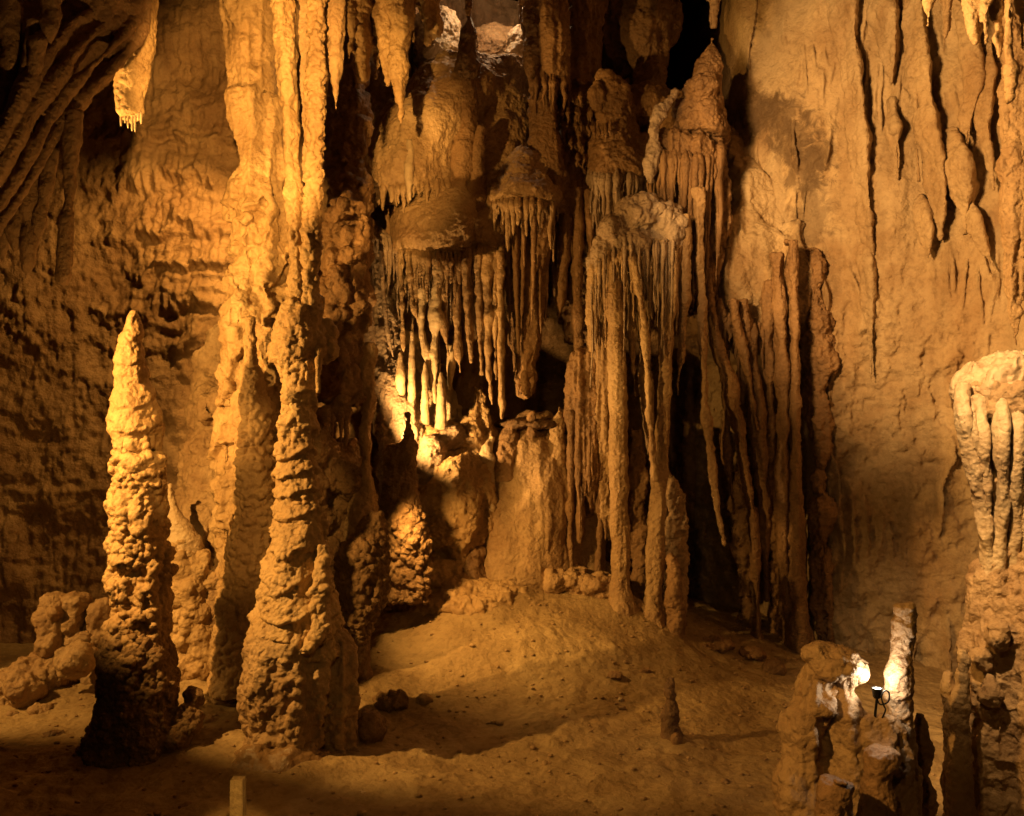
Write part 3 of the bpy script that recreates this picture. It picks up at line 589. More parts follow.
t = thing('flowstone_pillar', 'dark fluted hanging pillar from the roof between niche and dark passage', 'flowstone', P(548, 95, 12.4))
body('shaft', [tube([(545, -90, 12.5, 30), (546, -10, 12.4, 24), (547, 40, 12.4, 22), (549, 75, 12.4, 20), (551, 92, 12.4, 14)]), tube([(575, -90, 12.9, 30), (577, 0, 12.9, 26), (578, 80, 12.9, 20)])], M['brown'], {'lump': (.06, 2.5), 'flute': (.07, 5), 'rough': (.012, 22)}, t)
teeth(t, arc_rim(549, 82, 12.4, 19, 19, -90, 90), 16, (8, 34), (2, 3.4), M['brown'], jitter=2)
body('cone', [tube([(542, 90, 12.35, 8), (542, 105, 12.35, 13), (543, 130, 12.35, 15), (546, 155, 12.35, 18), (550, 185, 12.35, 20), (552, 215, 12.35, 20)])], M['brown'], {'lump': (.05, 3), 'flute': (.035, 5), 'rough': (.012, 22)}, t)

t = thing('flowstone_terraces', 'brown stack of fringed flowstone tiers with ribbon drapes, between pillar and boulder-topped canopy', 'flowstone', P(576, 200, 12.6))
body('stack', [tube([(573, 72, 12.7, 10), (573, 80, 12.7, 18), (575, 110, 12.7, 20), (577, 150, 12.7, 21), (576, 185, 12.7, 25), (576, 200, 12.7, 26), (577, 230, 12.9, 22)]), tube([(578, 190, 13.0, 24), (578, 280, 13.1, 20), (576, 340, 13.2, 10)])], M['brown'], {'lump': (.05, 3), 'flute': (.05, 5), 'terr': (.07, 3.4), 'rough': (.012, 22)}, t)
for y in (96, 112, 126, 142, 158):
    teeth(t, arc_rim(576, y, 12.6, 21, 21, -80, 80), 9, (6, 13), (1.6, 2.6), M['brown'], jitter=2, up=5)
teeth(t, arc_rim(577, 190, 12.6, 25, 25, -90, 90), 20, (30, 120), (2.6, 4.6), M['brown'], jitter=2)
for h in ([(568, 190, 5), (566, 230, 5), (563, 270, 5.5), (560, 300, 4), (559, 318, 1)], [(576, 190, 7), (577, 240, 6.5), (577, 300, 5.5), (578, 340, 5), (579, 358, 4)], [(588, 190, 5), (590, 225, 5), (591, 250, 4), (592, 268, 1)]):
    spike('drape', [(x, y, 12.2, r) for x, y, r in h], M['brown'], t, st={'lump': (.03, 4), 'flute': (.014, 8), 'rough': (.006, 26)}, n=18)

t = thing('flowstone_canopy', 'boulder-topped dark flowstone canopy with fine pale fluting below its rim', 'flowstone', P(615, 180, 12.3))
body('cap', [tube([(606, 72, 12.4, 8), (609, 80, 12.4, 15), (612, 96, 12.4, 19), (615, 125, 12.4, 22), (617, 150, 12.35, 26), (619, 168, 12.3, 30), (620, 180, 12.3, 31), (620, 188, 12.4, 22)]), blob(597, 95, 12.2, 7, 14), blob(645, 110, 12.7, 28, 26), blob(640, 165, 12.6, 30, 30, 34)], M['brown'], {'lump': (.06, 3), 'terr': (.025, 3), 'pop': (.016, .07), 'rough': (.012, 22)}, t)
teeth(t, [(592, 132, 12.15), (603, 134, 12.05), (612, 130, 12.0)], 5, (4, 9), (1.5, 2.3), M['brown'], jitter=1)
teeth(t, arc_rim(619, 178, 12.3, 31, 30, -95, 80), 34, (14, 85), (1.8, 3), M['grey'], jitter=1.5)
teeth(t, arc_rim(622, 178, 12.4, 27, 24, -95, 95), 14, (60, 110), (2.6, 4), M['tan'], jitter=2)
body('drapery', [tube([(606, 160, 12.35, 13), (608, 200, 12.3, 15), (610, 240, 12.3, 16), (612, 290, 12.3, 16)])], M['tan'], {'flute': (.05, 8), 'lump': (.03, 4), 'rough': (.01, 24)}, t)
body('knob', [blob(645, 20, 13.2, 34, 60), blob(620, 10, 13.3, 30, 70), blob(648, 85, 13.0, 16, 24)], M['dark'], {'lump': (.08, 2.5), 'flute': (.05, 4), 'rough': (.014, 20)}, t)
teeth(t, [(636, 104, 12.85), (646, 107, 12.8), (656, 102, 12.85)], 7, (4, 13), (1.6, 2.4), M['dark'], jitter=1)

da = 11.6
t = thing('flowstone_curtain', 'great flowstone curtain with grey lumpy crown and tall columns reaching the floor, at centre', 'flowstone', P(630, 610, da))
body('crown', [blob(640, 216, da, 26, 20), blob(617, 232, da - .05, 18, 17), blob(662, 222, da, 18, 20), blob(671, 232, da - .05, 14, 18), blob(604, 252, da, 13, 16), blob(597, 268, da, 9, 14), blob(632, 245, da, 26, 18), blob(655, 250, da + .1, 24, 22), blob(640, 250, da + .4, 44, 40, 30)], M['grey'], {'lump': (.06, 4), 'pop': (.05, .17), 'flute': (.025, 6), 'rough': (.012, 22)}, t, voxel=.012)
teeth(t, [(591, 270, da - .05), (600, 266, da - .15), (610, 260, da - .2), (622, 256, da - .25), (636, 258, da - .25), (650, 262, da - .2), (664, 246, da - .2), (680, 246, da - .1)], 44, (20, 90), (2, 3.6), M['tan'], jitter=2, st={'lump': (.02, 5), 'flute': (.008, 9), 'rough': (.005, 28)})
teeth(t, [(592, 272, da - .1), (606, 258, da - .25), (630, 244, da - .3), (655, 250, da - .27), (676, 246, da - .2)], 34, (16, 130), (1.1, 2.2), M['grey'], jitter=3)
body('pleats', [tube([(600, 262, da + .1, 10), (600, 300, da + .1, 12), (602, 350, da + .1, 12), (605, 420, da + .1, 12), (607, 480, da + .1, 8), (608, 540, da + .1, 4)])], M['tan'], {'flute': (.06, 7), 'lump': (.03, 3), 'rough': (.01, 24)}, t, voxel=.012)
def pillar(nm, pts, mat='tan', dd=0, fl=.018):
    body(nm, [tube([(x, y, da + dd, r) for x, y, r in pts], n=20)], M[mat], {'lump': (.03, 3), 'flute': (fl, 6), 'pop': (.008, .06), 'rough': (.007, 26)}, t, voxel=.010, smooth=2)
pillar('pillar', [(612, 262, 8), (614, 290, 9), (616, 340, 8.5), (618, 420, 8.5), (619, 500, 9), (621, 560, 9.5), (621, 590, 10), (622, 606, 15), (622, 630, 24)], dd=-.2)
pillar('pillar', [(663, 240, 8), (666, 285, 7), (665, 340, 6.3), (664, 400, 6), (661, 450, 7), (658, 500, 8), (655, 560, 9), (653, 600, 10), (651, 625, 20)], dd=-.15)
pillar('strand', [(630, 245, 3), (637, 280, 3), (643, 320, 3), (647, 370, 3), (651, 430, 3.2), (655, 480, 3)], dd=-.3)
pillar('strand', [(631, 262, 6), (631, 310, 6), (632, 350, 5), (634, 380, 2), (635, 396, .8)], dd=-.1)
pillar('strand', [(644, 256, 7), (645, 310, 6), (646, 380, 6), (648, 430, 5), (648, 455, 1)], dd=0)
pillar('strand', [(684, 215, 7), (685, 260, 7), (684, 310, 6), (681, 355, 4), (678, 380, 2), (678, 397, .8)], dd=-.05)
pillar('strand', [(675, 250, 4), (674, 300, 3.6), (671, 330, 1)], dd=-.2)
pillar('strand', [(699, 190, 6), (699, 240, 5), (701, 300, 4.5), (704, 360, 4), (708, 430, 3.5), (717, 500, 3.5), (724, 545, 1.5)], dd=.1)
pillar('strand', [(591, 275, 4), (591, 320, 4), (593, 352, 3)], dd=.0)
body('panel', [tube([(636, 430, da + .4, 5), (638, 480, da + .35, 9), (638, 540, da + .3, 9), (638, 575, da + .25, 6), (638, 630, da + .2, 10)], ell=.6)], M['brown'], {'lump': (.06, 3), 'flute': (.03, 5), 'rough': (.02, 18)}, t)
body('panel', [tube([(668, 470, da + .1, 3), (673, 490, da + .15, 9), (676, 530, da + .15, 11), (677, 570, da + .1, 11), (676, 640, da + .1, 12)], ell=.6)], M['tan'], {'lump': (.06, 3), 'flute': (.03, 5), 'rough': (.02, 18)}, t)

d = 11.8
t = thing('flowstone_drapery', 'flat-topped pleated flowstone block left of the tall columns, fringed below', 'flowstone', P(588, 500, d))
body('block', [tube([(590, 350, d, 6), (589, 353, d, 14), (587, 362, d, 16), (586, 400, d, 17), (587, 440, d, 18), (589, 470, d, 18), (591, 495, d, 12), (592, 515, d, 6)])], M['brown'], {'lump': (.04, 3), 'flute': (.065, 6.5), 'rough': (.01, 24)}, t, voxel=.012)
teeth(t, arc_rim(588, 460, d, 18, 18, -90, 90), 18, (20, 85), (2, 4), M['brown'], jitter=2, up=20)
for h in ([(570, 410, 4), (571, 470, 4), (570, 520, 3), (571, 565, 2)], [(600, 470, 3), (600, 520, 3), (598, 575, 2)], [(582, 480, 3.5), (581, 510, 6), (580, 530, 4), (580, 542, 1)]):
    spike('drape', [(x, y, d - .1, r) for x, y, r in h], M['brown'], t, st={'lump': (.03, 4), 'flute': (.012, 8), 'rough': (.006, 26)}, n=16)

o = body('stalagmite', [tube([(672, 556, 11.3, 3), (673, 562, 11.3, 6), (674, 585, 11.3, 7), (675, 615, 11.3, 8.5), (675, 650, 11.3, 11), (675, 690, 11.3, 13)])], M['brown'], {'lump': (.04, 4), 'pop': (.028, .08), 'rough': (.01, 24)}, None, P(675, 640, 11.3))
tag(o, 'rough dark stalagmite at the foot of the tall columns, in front of the dark recess', 'stalagmite')

# mound at the back of the cave floor
d = 12.2
t = thing('flowstone_mound', 'smooth domed brown flowstone mound with bright side, at the back of the clay floor', 'flowstone', P(510, 565, d))
body('dome', [tube([(538, 414, d + .1, 10), (535, 426, d + .1, 24), (531, 442, d, 37), (528, 462, d, 46), (526, 500, d - .1, 53), (527, 540, d - .12, 57), (528, 600, d - .12, 60)], ell=.85), tube([(572, 436, d + .1, 8), (574, 460, d + .05, 20), (576, 520, d, 26), (578, 600, d, 30)])], M['tan'], {'lump': (.07, 1.6), 'flute': (.016, 6), 'rough': (.006, 14)}, t, smooth=6)
body('shoulder', [tube([(478, 384, d - .1, 4), (479, 392, d - .1, 8), (480, 415, d - .1, 9), (476, 435, d - .1, 18), (470, 460, d - .1, 26), (468, 500, d - .1, 34), (466, 570, d - .1, 44)]), blob(440, 458, d - .1, 28, 40), blob(455, 505, d - .35, 42, 56), blob(470, 600, d - .35, 90, 28, 70), blob(425, 575, d - .5, 36, 24)], M['gold'], {'lump': (.10, 2.2), 'flute': (.05, 3), 'rough': (.018, 20)}, t)
body('calcite_run', [rod([(492, 438, d - .3, 4), (488, 455, d - .4, 7), (486, 480, d - .45, 8), (488, 505, d - .5, 7), (486, 530, d - .55, 5)], 16)], M['white'], {'lump': (.04, 4), 'flute': (.012, 8), 'rough': (.008, 24)}, t)
body('boulder', [blob(432, 462, d - .45, 17, 26, 20), blob(447, 440, d - .3, 16, 14)], M['grey'], {'lump': (.08, 2.6), 'rough': (.02, 16)}, t)
body('shelf', [blob(535, 424, d + .2, 40, 7, 50), blob(575, 420, d + .3, 30, 10)], M['dark'], {'lump': (.05, 3), 'rough': (.015, 20)}, t)
GSM = 'small stalagmites on the mound'
for lab, pts, m in (('small stalagmite with a nodding tip on the mound shelf, middle of three', [(532, 411, 2), (532, 416, 3.5), (531, 424, 4.5), (531, 434, 7), (530, 448, 11), (530, 470, 14)], 'brown'),
                    ('pale cone stalagmite on the mound shelf beside the pleated block', [(559, 404, 1.5), (559, 411, 4), (558, 422, 6), (557, 438, 8), (557, 470, 11)], 'tan'),
                    ('stubby brown stalagmite on the left of the mound shelf', [(511, 420, 3), (511, 426, 6), (509, 438, 10), (507, 455, 15), (505, 480, 20)], 'brown'),
                    ('blunt knob stalagmite low on the front of the mound', [(524, 446, 3), (524, 450, 6), (524, 460, 8), (525, 472, 12), (526, 500, 18)], 'brown')):
    o = body('stalagmite', [tube([(x, y, d - .26, r) for x, y, r in pts])], M[m], {'lump': (.05, 3.5), 'pop': (.014, .06), 'rough': (.01, 24)}, None, P(pts[-1][0], pts[-1][1], d - .26))
    tag(o, lab, 'stalagmite', GSM)
o = body('stalagmite', [tube([(463, 518, 11.7, 3), (464, 526, 11.7, 5), (466, 540, 11.7, 7), (468, 556, 11.7, 12), (470, 580, 11.7, 22)]), blob(474, 552, 11.7, 12, 10)], M['brown'], {'lump': (.04, 4), 'rough': (.012, 22)}, None, P(468, 565, 11.7))
tag(o, 'low brown nub stalagmite at the front foot of the mound', 'stalagmite')
o = body('flowstone_ridge', [rod([(535, 588, 11.7, 12), (560, 582, 11.65, 15), (585, 590, 11.6, 12), (600, 588, 11.55, 15), (625, 606, 11.5, 15), (650, 626, 11.4, 13), (680, 654, 11.3, 11)])], M['tan'], {'lump': (.14, 2.6), 'pop': (.04, .12), 'rough': (.02, 18)}, None, P(610, 590, 11.5))
tag(o, 'low knobbly flowstone kerb along the feet of the tall columns', 'flowstone')

# niche rocks
for lab, a, m in (('pale grey boulder lit by the lamp in the high niche, left', (436, 40, 13.2, 24, 34), 'white'), ('pale grey rock lit by the lamp in the high niche, right of the candle stalagmite', (519, 52, 13.2, 13, 22), 'white'), ('tan rounded rock at the back of the high niche', (494, 56, 14.3, 36, 26), 'tan')):
    o = body('rock', [blob(*a)], M[m], {'lump': (.10, 2.2), 'rough': (.02, 16)}, None, P(a[0], a[1] + a[4], a[2])); tag(o, lab, 'rock')

# ------------------------------------------------------------------ right of centre
d = 12.1
t = thing('flowstone_cone', 'dark conical flowstone with lumpy shoulders and fluted sides, beneath the high dark passage', 'flowstone', P(690, 240, d))
body('cone', [tube([(712, 36, d, 3), (711, 48, d, 7), (708, 66, d, 12), (705, 90, d, 18), (702, 112, d, 22), (700, 135, d, 24)]), blob(702, 88, d - .15, 19, 13)], M['brown'], {'lump': (.06, 3), 'pop': (.02, .08), 'rough': (.015, 22)}, t)
body('shoulder', [blob(672, 148, d, 22, 16), blob(690, 150, d - .05, 24, 16), blob(705, 150, d, 16, 26), blob(657, 160, d, 12, 20), blob(690, 130, d + .3, 36, 40, 30), tube([(690, 140, d + .25, 34), (690, 200, d + .25, 36), (692, 250, d + .3, 34), (694, 310, d + .5, 26)])], M['brown'], {'lump': (.06, 3), 'flute': (.07, 6), 'rough': (.014, 22)}, t)
body('ridge', [rod([(676, 90, d - .2, 3), (668, 104, d - .2, 4), (658, 116, d - .22, 5), (654, 134, d - .25, 6), (655, 150, d - .25, 7), (650, 168, d - .3, 7), (652, 185, d - .3, 4)])], M['grey'], {'lump': (.05, 4), 'rough': (.016, 20)}, t)
teeth(t, [(648, 170, d - .15), (662, 160, d - .3), (678, 158, d - .35), (694, 162, d - .35), (710, 156, d - .25), (722, 150, d - .1)], 36, (24, 150), (2.2, 4), M['brown'], jitter=2)

GR = 'drapery ribs hanging in the dark recess'
def rib(label, pts, d, mat, group, ell=1.8, st=None):
    o = body('drapery_rib', [tube([(x, y, d, r) for x, y, r in pts], n=18, ell=ell)], M[mat], st or {'lump': (.05, 2.5), 'flute': (.02, 5), 'rough': (.01, 24)}, None, P(pts[0][0], pts[0][1], d), voxel=.011, smooth=2)
    tag(o, label, 'drapery', group)
d = 12.0
rib('curved rib sweeping down and right from beside the long dark stalactite', [(706, 270, 5), (710, 310, 5), (718, 350, 6), (730, 385, 7), (738, 430, 5), (745, 470, 4), (752, 520, 4), (756, 600, 4), (757, 660, 3)], d, 'brown', GR)
rib('broad twisted rib ending short, left of the straight twin ribs', [(712, 300, 5), (722, 340, 6), (728, 400, 6), (727, 440, 6), (731, 480, 4), (734, 515, 1)], d + .25, 'brown', GR)
rib('thin broken rib with a dark hollow behind it, below the lit wall panel', [(742, 300, 6), (750, 350, 6), (756, 400, 6), (758, 440, 7), (764, 500, 5), (766, 560, 3), (768, 600, 1)], d + .1, 'brown', GR)
rib('straight rib reaching the floor, left one of the twin ribs', [(776, 255, 6), (779, 320, 6), (782, 400, 5.5), (782, 500, 5.5), (784, 560, 6), (786, 620, 4), (787, 655, 2)], d, 'brown', GR)
rib('straight rib reaching the floor, right one of the twin ribs, widening at its foot', [(791, 240, 6), (793, 310, 6), (794, 400, 5), (795, 500, 6), (795, 560, 8), (797, 620, 10), (799, 675, 13)], d - .05, 'brown', GR)
rib('short rib tucked between the curved rib and the thin broken rib', [(768, 280, 5), (768, 330, 5), (769, 400, 4), (770, 450, 4), (768, 490, 1)], d + .1, 'brown', GR)
rib('small crooked rib in the left of the dark recess beneath the lit panel', [(732, 300, 5), (738, 330, 5), (746, 360, 4), (752, 400, 3), (757, 430, 1)], d - .05, 'brown', GR)
RAG = {'lump': (.10, 2.6), 'flute': (.05, 4), 'rough': (.022, 14)}
rib('wide ragged drapery on the corner where the dark recess meets the right wall', [(812, 250, 5), (815, 300, 10), (818, 345, 14), (816, 400, 9), (820, 450, 6), (823, 500, 3)], 12.25, 'brown', GR, 1.2, RAG)
rib('low notched drapery at the foot of the right wall beside the dark recess', [(818, 470, 3), (824, 510, 8), (822, 560, 10), (826, 620, 9), (828, 680, 12)], 12.2, 'brown', GR, 1.2, RAG)
t = thing('flowstone_drapery', 'ragged brown flowstone sheets standing behind the ribs in the dark recess', 'flowstone', P(760, 640, 12.5))
body('sheet', [tube([(737, 470, 12.6, 3), (742, 500, 12.6, 10), (745, 550, 12.6, 11), (744, 600, 12.6, 9), (744, 660, 12.6, 8)], ell=.7)], M['brown'], {'lump': (.09, 2.6), 'flute': (.03, 4), 'rough': (.03, 12)}, t)
body('sheet', [tube([(772, 430, 12.5, 4), (775, 480, 12.5, 10), (774, 540, 12.5, 9), (778, 600, 12.5, 9), (780, 660, 12.5, 8)], ell=.7)], M['brown'], {'lump': (.09, 2.6), 'flute': (.03, 4), 'rough': (.03, 12)}, t)
t = thing('flowstone_drapery', 'lit brown wall panel fringed with dark drip notches above the dark recess', 'flowstone', P(755, 300, 12.3))
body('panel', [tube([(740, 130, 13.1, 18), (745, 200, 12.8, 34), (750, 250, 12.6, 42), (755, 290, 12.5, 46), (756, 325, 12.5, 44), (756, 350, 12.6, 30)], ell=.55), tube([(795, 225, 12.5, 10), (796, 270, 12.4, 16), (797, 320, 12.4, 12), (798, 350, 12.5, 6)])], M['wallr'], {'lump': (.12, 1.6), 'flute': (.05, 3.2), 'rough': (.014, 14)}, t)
teeth(t, [(712, 300, 12.2), (730, 322, 12.1), (750, 335, 12.05), (770, 330, 12.1), (790, 330, 12.15)], 26, (12, 70), (2, 4), M['brown'], jitter=3)

GW = 'drapery ribs on the pale right wall'
W = lambda px: wall_depth(px) - .16
FIN = {'lump': (.06, 2.2), 'rough': (.012, 14)}
for lab, pts, e in (
    ('long thin rib bending gently right, leftmost on the pale right wall', [(838, -90, 10), (846, 0, 8), (851, 50, 6), (859, 115, 6), (864, 187, 5), (869, 235, 5), (873, 262, 1.5)], 3.2),
    ('short pointed rib high on the pale right wall, next after the leftmost rib', [(884, -90, 9), (887, 0, 8), (890, 45, 6), (891, 70, 4), (891, 86, 1)], 3.2),
    ('long heavy rib running down the middle of the pale right wall', [(910, -90, 9), (915, 0, 6), (921, 66, 6), (930, 127, 6), (938, 187, 6), (941, 220, 4), (940, 240, 1)], 3.2),
    ('wavy rib swelling in and out, right of the long heavy rib', [(958, -60, 7), (966, 20, 4), (974, 55, 5), (976, 85, 5), (969, 118, 6), (967, 150, 3)], 2.6),
    ('leaf-shaped hanging blade with a pointed foot on the pale right wall', [(952, 130, 5), (958, 155, 8), (962, 180, 8), (965, 210, 6), (966, 236, 1)], 1.8),
    ('fine short rib below the pointed short rib on the pale right wall', [(892, 100, 1.5), (894, 125, 3), (897, 155, 3.5), (898, 180, 1)], 3.0),
    ('fine long thread rib just left of the long heavy rib', [(911, 40, 4), (914, 80, 2.5), (915, 130, 2.5), (919, 180, 1)], 3.0),
    ('stubby notch-shaped rib low on the pale right wall', [(921, 196, 1), (925, 220, 5), (928, 245, 5), (928, 258, 1.5)], 2.6),
    ('slanting rib running towards the long edge stalactite', [(968, 195, 3), (976, 225, 4), (986, 250, 4), (996, 272, 1)], 2.4),
    ('faint straight rib on the lower pale right wall below the leftmost rib', [(866, 225, 2), (869, 270, 4), (871, 330, 4), (871, 380, 1)], 2.4),
    ('twisted double rib near the right edge high on the pale wall', [(988, 40, 4), (990, 80, 5), (984, 120, 5), (990, 160, 4), (994, 190, 1)], 2.4)):
    o = body('drapery_rib', [tube([(x, y, W(x) + (.06 if k else .16), r * 1.35) for k, (x, y, r) in enumerate(pts[:-2] + [(*pts[-2][:2], pts[-2][2] * .62), (*pts[-1][:2], .3)])], n=26, ell=.8 + .35 * e, flare=1.1)], M['wallr'], FIN, None, P(pts[0][0], pts[0][1], W(pts[0][0])), voxel=.011, smooth=3)
    tag(o, lab, 'drapery', GW)

# ------------------------------------------------------------------ bottom right group
d = 6.0
t = thing('stalagmite', 'thick lumpy stalagmite with a flat overhanging head lit white by a lamp', 'stalagmite', P(830, 850, d))
body('head', [blob(824, 655, d, 21, 12, 18), blob(840, 662, d, 20, 14, 20), blob(853, 670, d, 15, 13, 16), blob(836, 666, d - .05, 27, 15, 20)], M['tan'], {'lump': (.035, 5), 'flute': (.012, 8), 'rough': (.006, 30)}, t, voxel=.007)
body('shaft', [tube([(822, 660, d, 15), (813, 685, d, 16), (812, 705, d, 17), (806, 735, d, 19), (804, 770, d, 22), (800, 815, d, 26), (798, 900, d, 32)]), tube([(846, 668, d, 15), (845, 695, d, 15), (846, 730, d, 18), (848, 770, d, 24), (850, 820, d, 32), (852, 900, d, 38)]), tube([(870, 715, d, 22), (880, 740, d, 28), (880, 800, d, 34), (880, 900, d, 40)]), blob(820, 705, d - .06, 14, 12)],
     M['tan'], {'lump': (.05, 4), 'flute': (.03, 5), 'pop': (.014, .07), 'rough': (.007, 28)}, t, voxel=.008)
o = body('stalagmite', [tube([(904, 603, d, 8), (904, 606, d, 11), (905, 614, d, 11), (903, 622, d, 12), (903, 640, d, 12), (902, 660, d, 11.5), (899, 672, d, 13), (899, 690, d, 12), (901, 715, d, 13), (903, 760, d, 15), (904, 810, d, 18), (904, 900, d, 22)])],
     M['tan'], {'lump': (.025, 5), 'terr': (.01, 7), 'rough': (.006, 28)}, None, P(904, 850, d), voxel=.007); tag(o, 'slim post stalagmite rim-lit white along its left side by the lamp', 'stalagmite')
o = body('stalagmite', [tube([(881, 751, 5.7, 9), (881, 754, 5.7, 15), (879, 764, 5.7, 15), (878, 780, 5.7, 13), (877, 800, 5.7, 17), (876, 830, 5.7, 21), (876, 900, 5.7, 24)])], M['brown'], {'lump': (.03, 5), 'rough': (.007, 28)}, None, P(877, 850, 5.7), voxel=.008); tag(o, 'stump with a cut-off slanted top in front of the slim post stalagmite', 'stalagmite')
o = body('stalagmite', [tube([(838, 779, 5.5, 9), (838, 782, 5.5, 17), (836, 795, 5.5, 17), (835, 815, 5.5, 18), (834, 900, 5.5, 26)]), blob(842, 782, 5.42, 8, 3)], M['brown'], {'lump': (.035, 5), 'rough': (.007, 28)}, None, P(835, 850, 5.5), voxel=.008); tag(o, 'low stump at the bottom edge before the thick lumpy stalagmite', 'stalagmite')
o = body('stalagmite', [tube([(919, 711, 6.2, 4), (920, 718, 6.2, 8), (921, 745, 6.2, 8), (922, 780, 6.2, 11), (923, 880, 6.2, 16)])], M['brown'], {'lump': (.035, 5), 'rough': (.008, 28)}, None, P(922, 850, 6.2), voxel=.008); tag(o, 'narrow dim stalagmite tucked behind the slim post on its right', 'stalagmite')
d = 6.5
t = thing('stalagmite', 'pair of joined knobbed finger stalagmites left of the white fluted canopy column', 'stalagmite', P(958, 850, d))
body('finger', [tube([(961, 647, d, 4), (962, 652, d, 6.5), (962, 662, d, 6.5), (960, 672, d, 5.5), (962, 682, d, 8), (959, 705, d, 11), (958, 730, d, 10), (960, 780, d, 12), (961, 880, d, 15)])], M['tan'], {'lump': (.03, 5), 'rough': (.007, 28)}, t, voxel=.008)
body('finger', [tube([(948, 672, d + .05, 4), (948, 680, d + .05, 6), (949, 700, d + .05, 7), (952, 730, d + .05, 8), (953, 880, d + .05, 10)])], M['tan'], {'lump': (.03, 5), 'rough': (.007, 28)}, t, voxel=.008)
d = 6.8
t = thing('column', 'pale fluted canopy on a lumpy column at the right picture edge', 'column', P(1000, 860, d))
body('canopy', [tube([(1016, 357, d, 12), (1012, 363, d, 30), (1008, 373, d, 41), (1006, 388, d, 47), (1008, 402, d, 45), (1010, 420, d, 37), (1013, 440, d, 26)]), tube([(1042, 352, d, 10), (1042, 362, d, 30), (1042, 385, d, 38), (1040, 410, d, 33), (1034, 450, d, 22), (1028, 500, d, 14), (1022, 560, d, 8)])], M['white'], {'lump': (.04, 3.5), 'flute': (.055, 5.5), 'rough': (.006, 26)}, t, voxel=.008)
for h, dd in (([(962, 382, 7), (963, 410, 7.5), (969, 447, 7), (978, 490, 6.5), (985, 530, 6), (987, 575, 6), (982, 640, 4)], -.2), ([(978, 395, 7), (983, 440, 6), (987, 490, 4), (991, 550, 3)], -.27), ([(1000, 395, 9), (1001, 440, 7), (1003, 490, 6), (999, 550, 6), (994, 590, 5), (992, 640, 4)], -.33), ([(1015, 395, 9), (1016, 450, 7), (1015, 520, 7), (1011, 580, 6), (1010, 650, 4)], -.33), ([(1032, 395, 10), (1030, 460, 9), (1026, 560, 9)], -.3), ([(966, 395, 5), (973, 430, 4), (981, 470, 3), (986, 500, 1)], -.24)):
    body('drape', [tube([(x, y, d + dd * (.6 if y < 400 else 1 - .95 * min(1, max(0, (y - 430) / 150))), r) for x, y, r in h], n=18, ell=1.4)], M['white'], {'lump': (.010, 3), 'flute': (.016, 7), 'rough': (.005, 28)}, t, voxel=.008, smooth=2)
body('core', [tube([(1012, 385, d - .05, 42), (1012, 420, d - .08, 36), (1009, 460, d - .08, 30), (1003, 520, d - .03, 20), (997, 555, d, 14), (991, 585, d, 17), (989, 612, d, 22), (994, 650, d, 28), (998, 690, d, 32), (1000, 760, d, 36), (1000, 900, d, 42)]), tube([(1030, 555, d - .1, 12), (1024, 590, d - .1, 18), (1022, 640, d - .15, 22), (1022, 720, d - .15, 24), (1020, 900, d - .1, 30)])], M['tan'], {'lump': (.06, 3.5), 'flute': (.04, 4.5), 'pop': (.02, .09), 'rough': (.008, 26)}, t, voxel=.008)
body('knob', [blob(998, 632, d - .2, 13, 17), blob(984, 660, d - .15, 10, 12), blob(990, 690, d - .2, 12, 16)], M['tan'], {'lump': (.04, 4), 'terr': (.012, 6), 'rough': (.008, 26)}, t, voxel=.008)

# ------------------------------------------------------------------ on the floor
d = 8.85
t = thing('stalagmite', 'lone small stalagmite standing on the open clay floor', 'stalagmite', P(673, 752, d))
body('shaft', [tube([(670, 677, d, 4), (670, 681, d, 6.5), (670, 692, d, 7), (671, 698, d, 6.5), (671, 712, d, 8.5), (672, 730, d, 10), (673, 745, d, 13), (674, 765, d, 17)])], M['dark'], {'lump': (.03, 4), 'terr': (.012, 6), 'rough': (.007, 26)}, t, voxel=.009)
body('nub', [tube([(676, 733, d - .12, 3), (676, 737, d - .12, 6), (677, 748, d - .12, 6), (678, 765, d - .12, 8)])], M['brown'], {'lump': (.015, 6), 'rough': (.005, 26)}, t, voxel=.009)

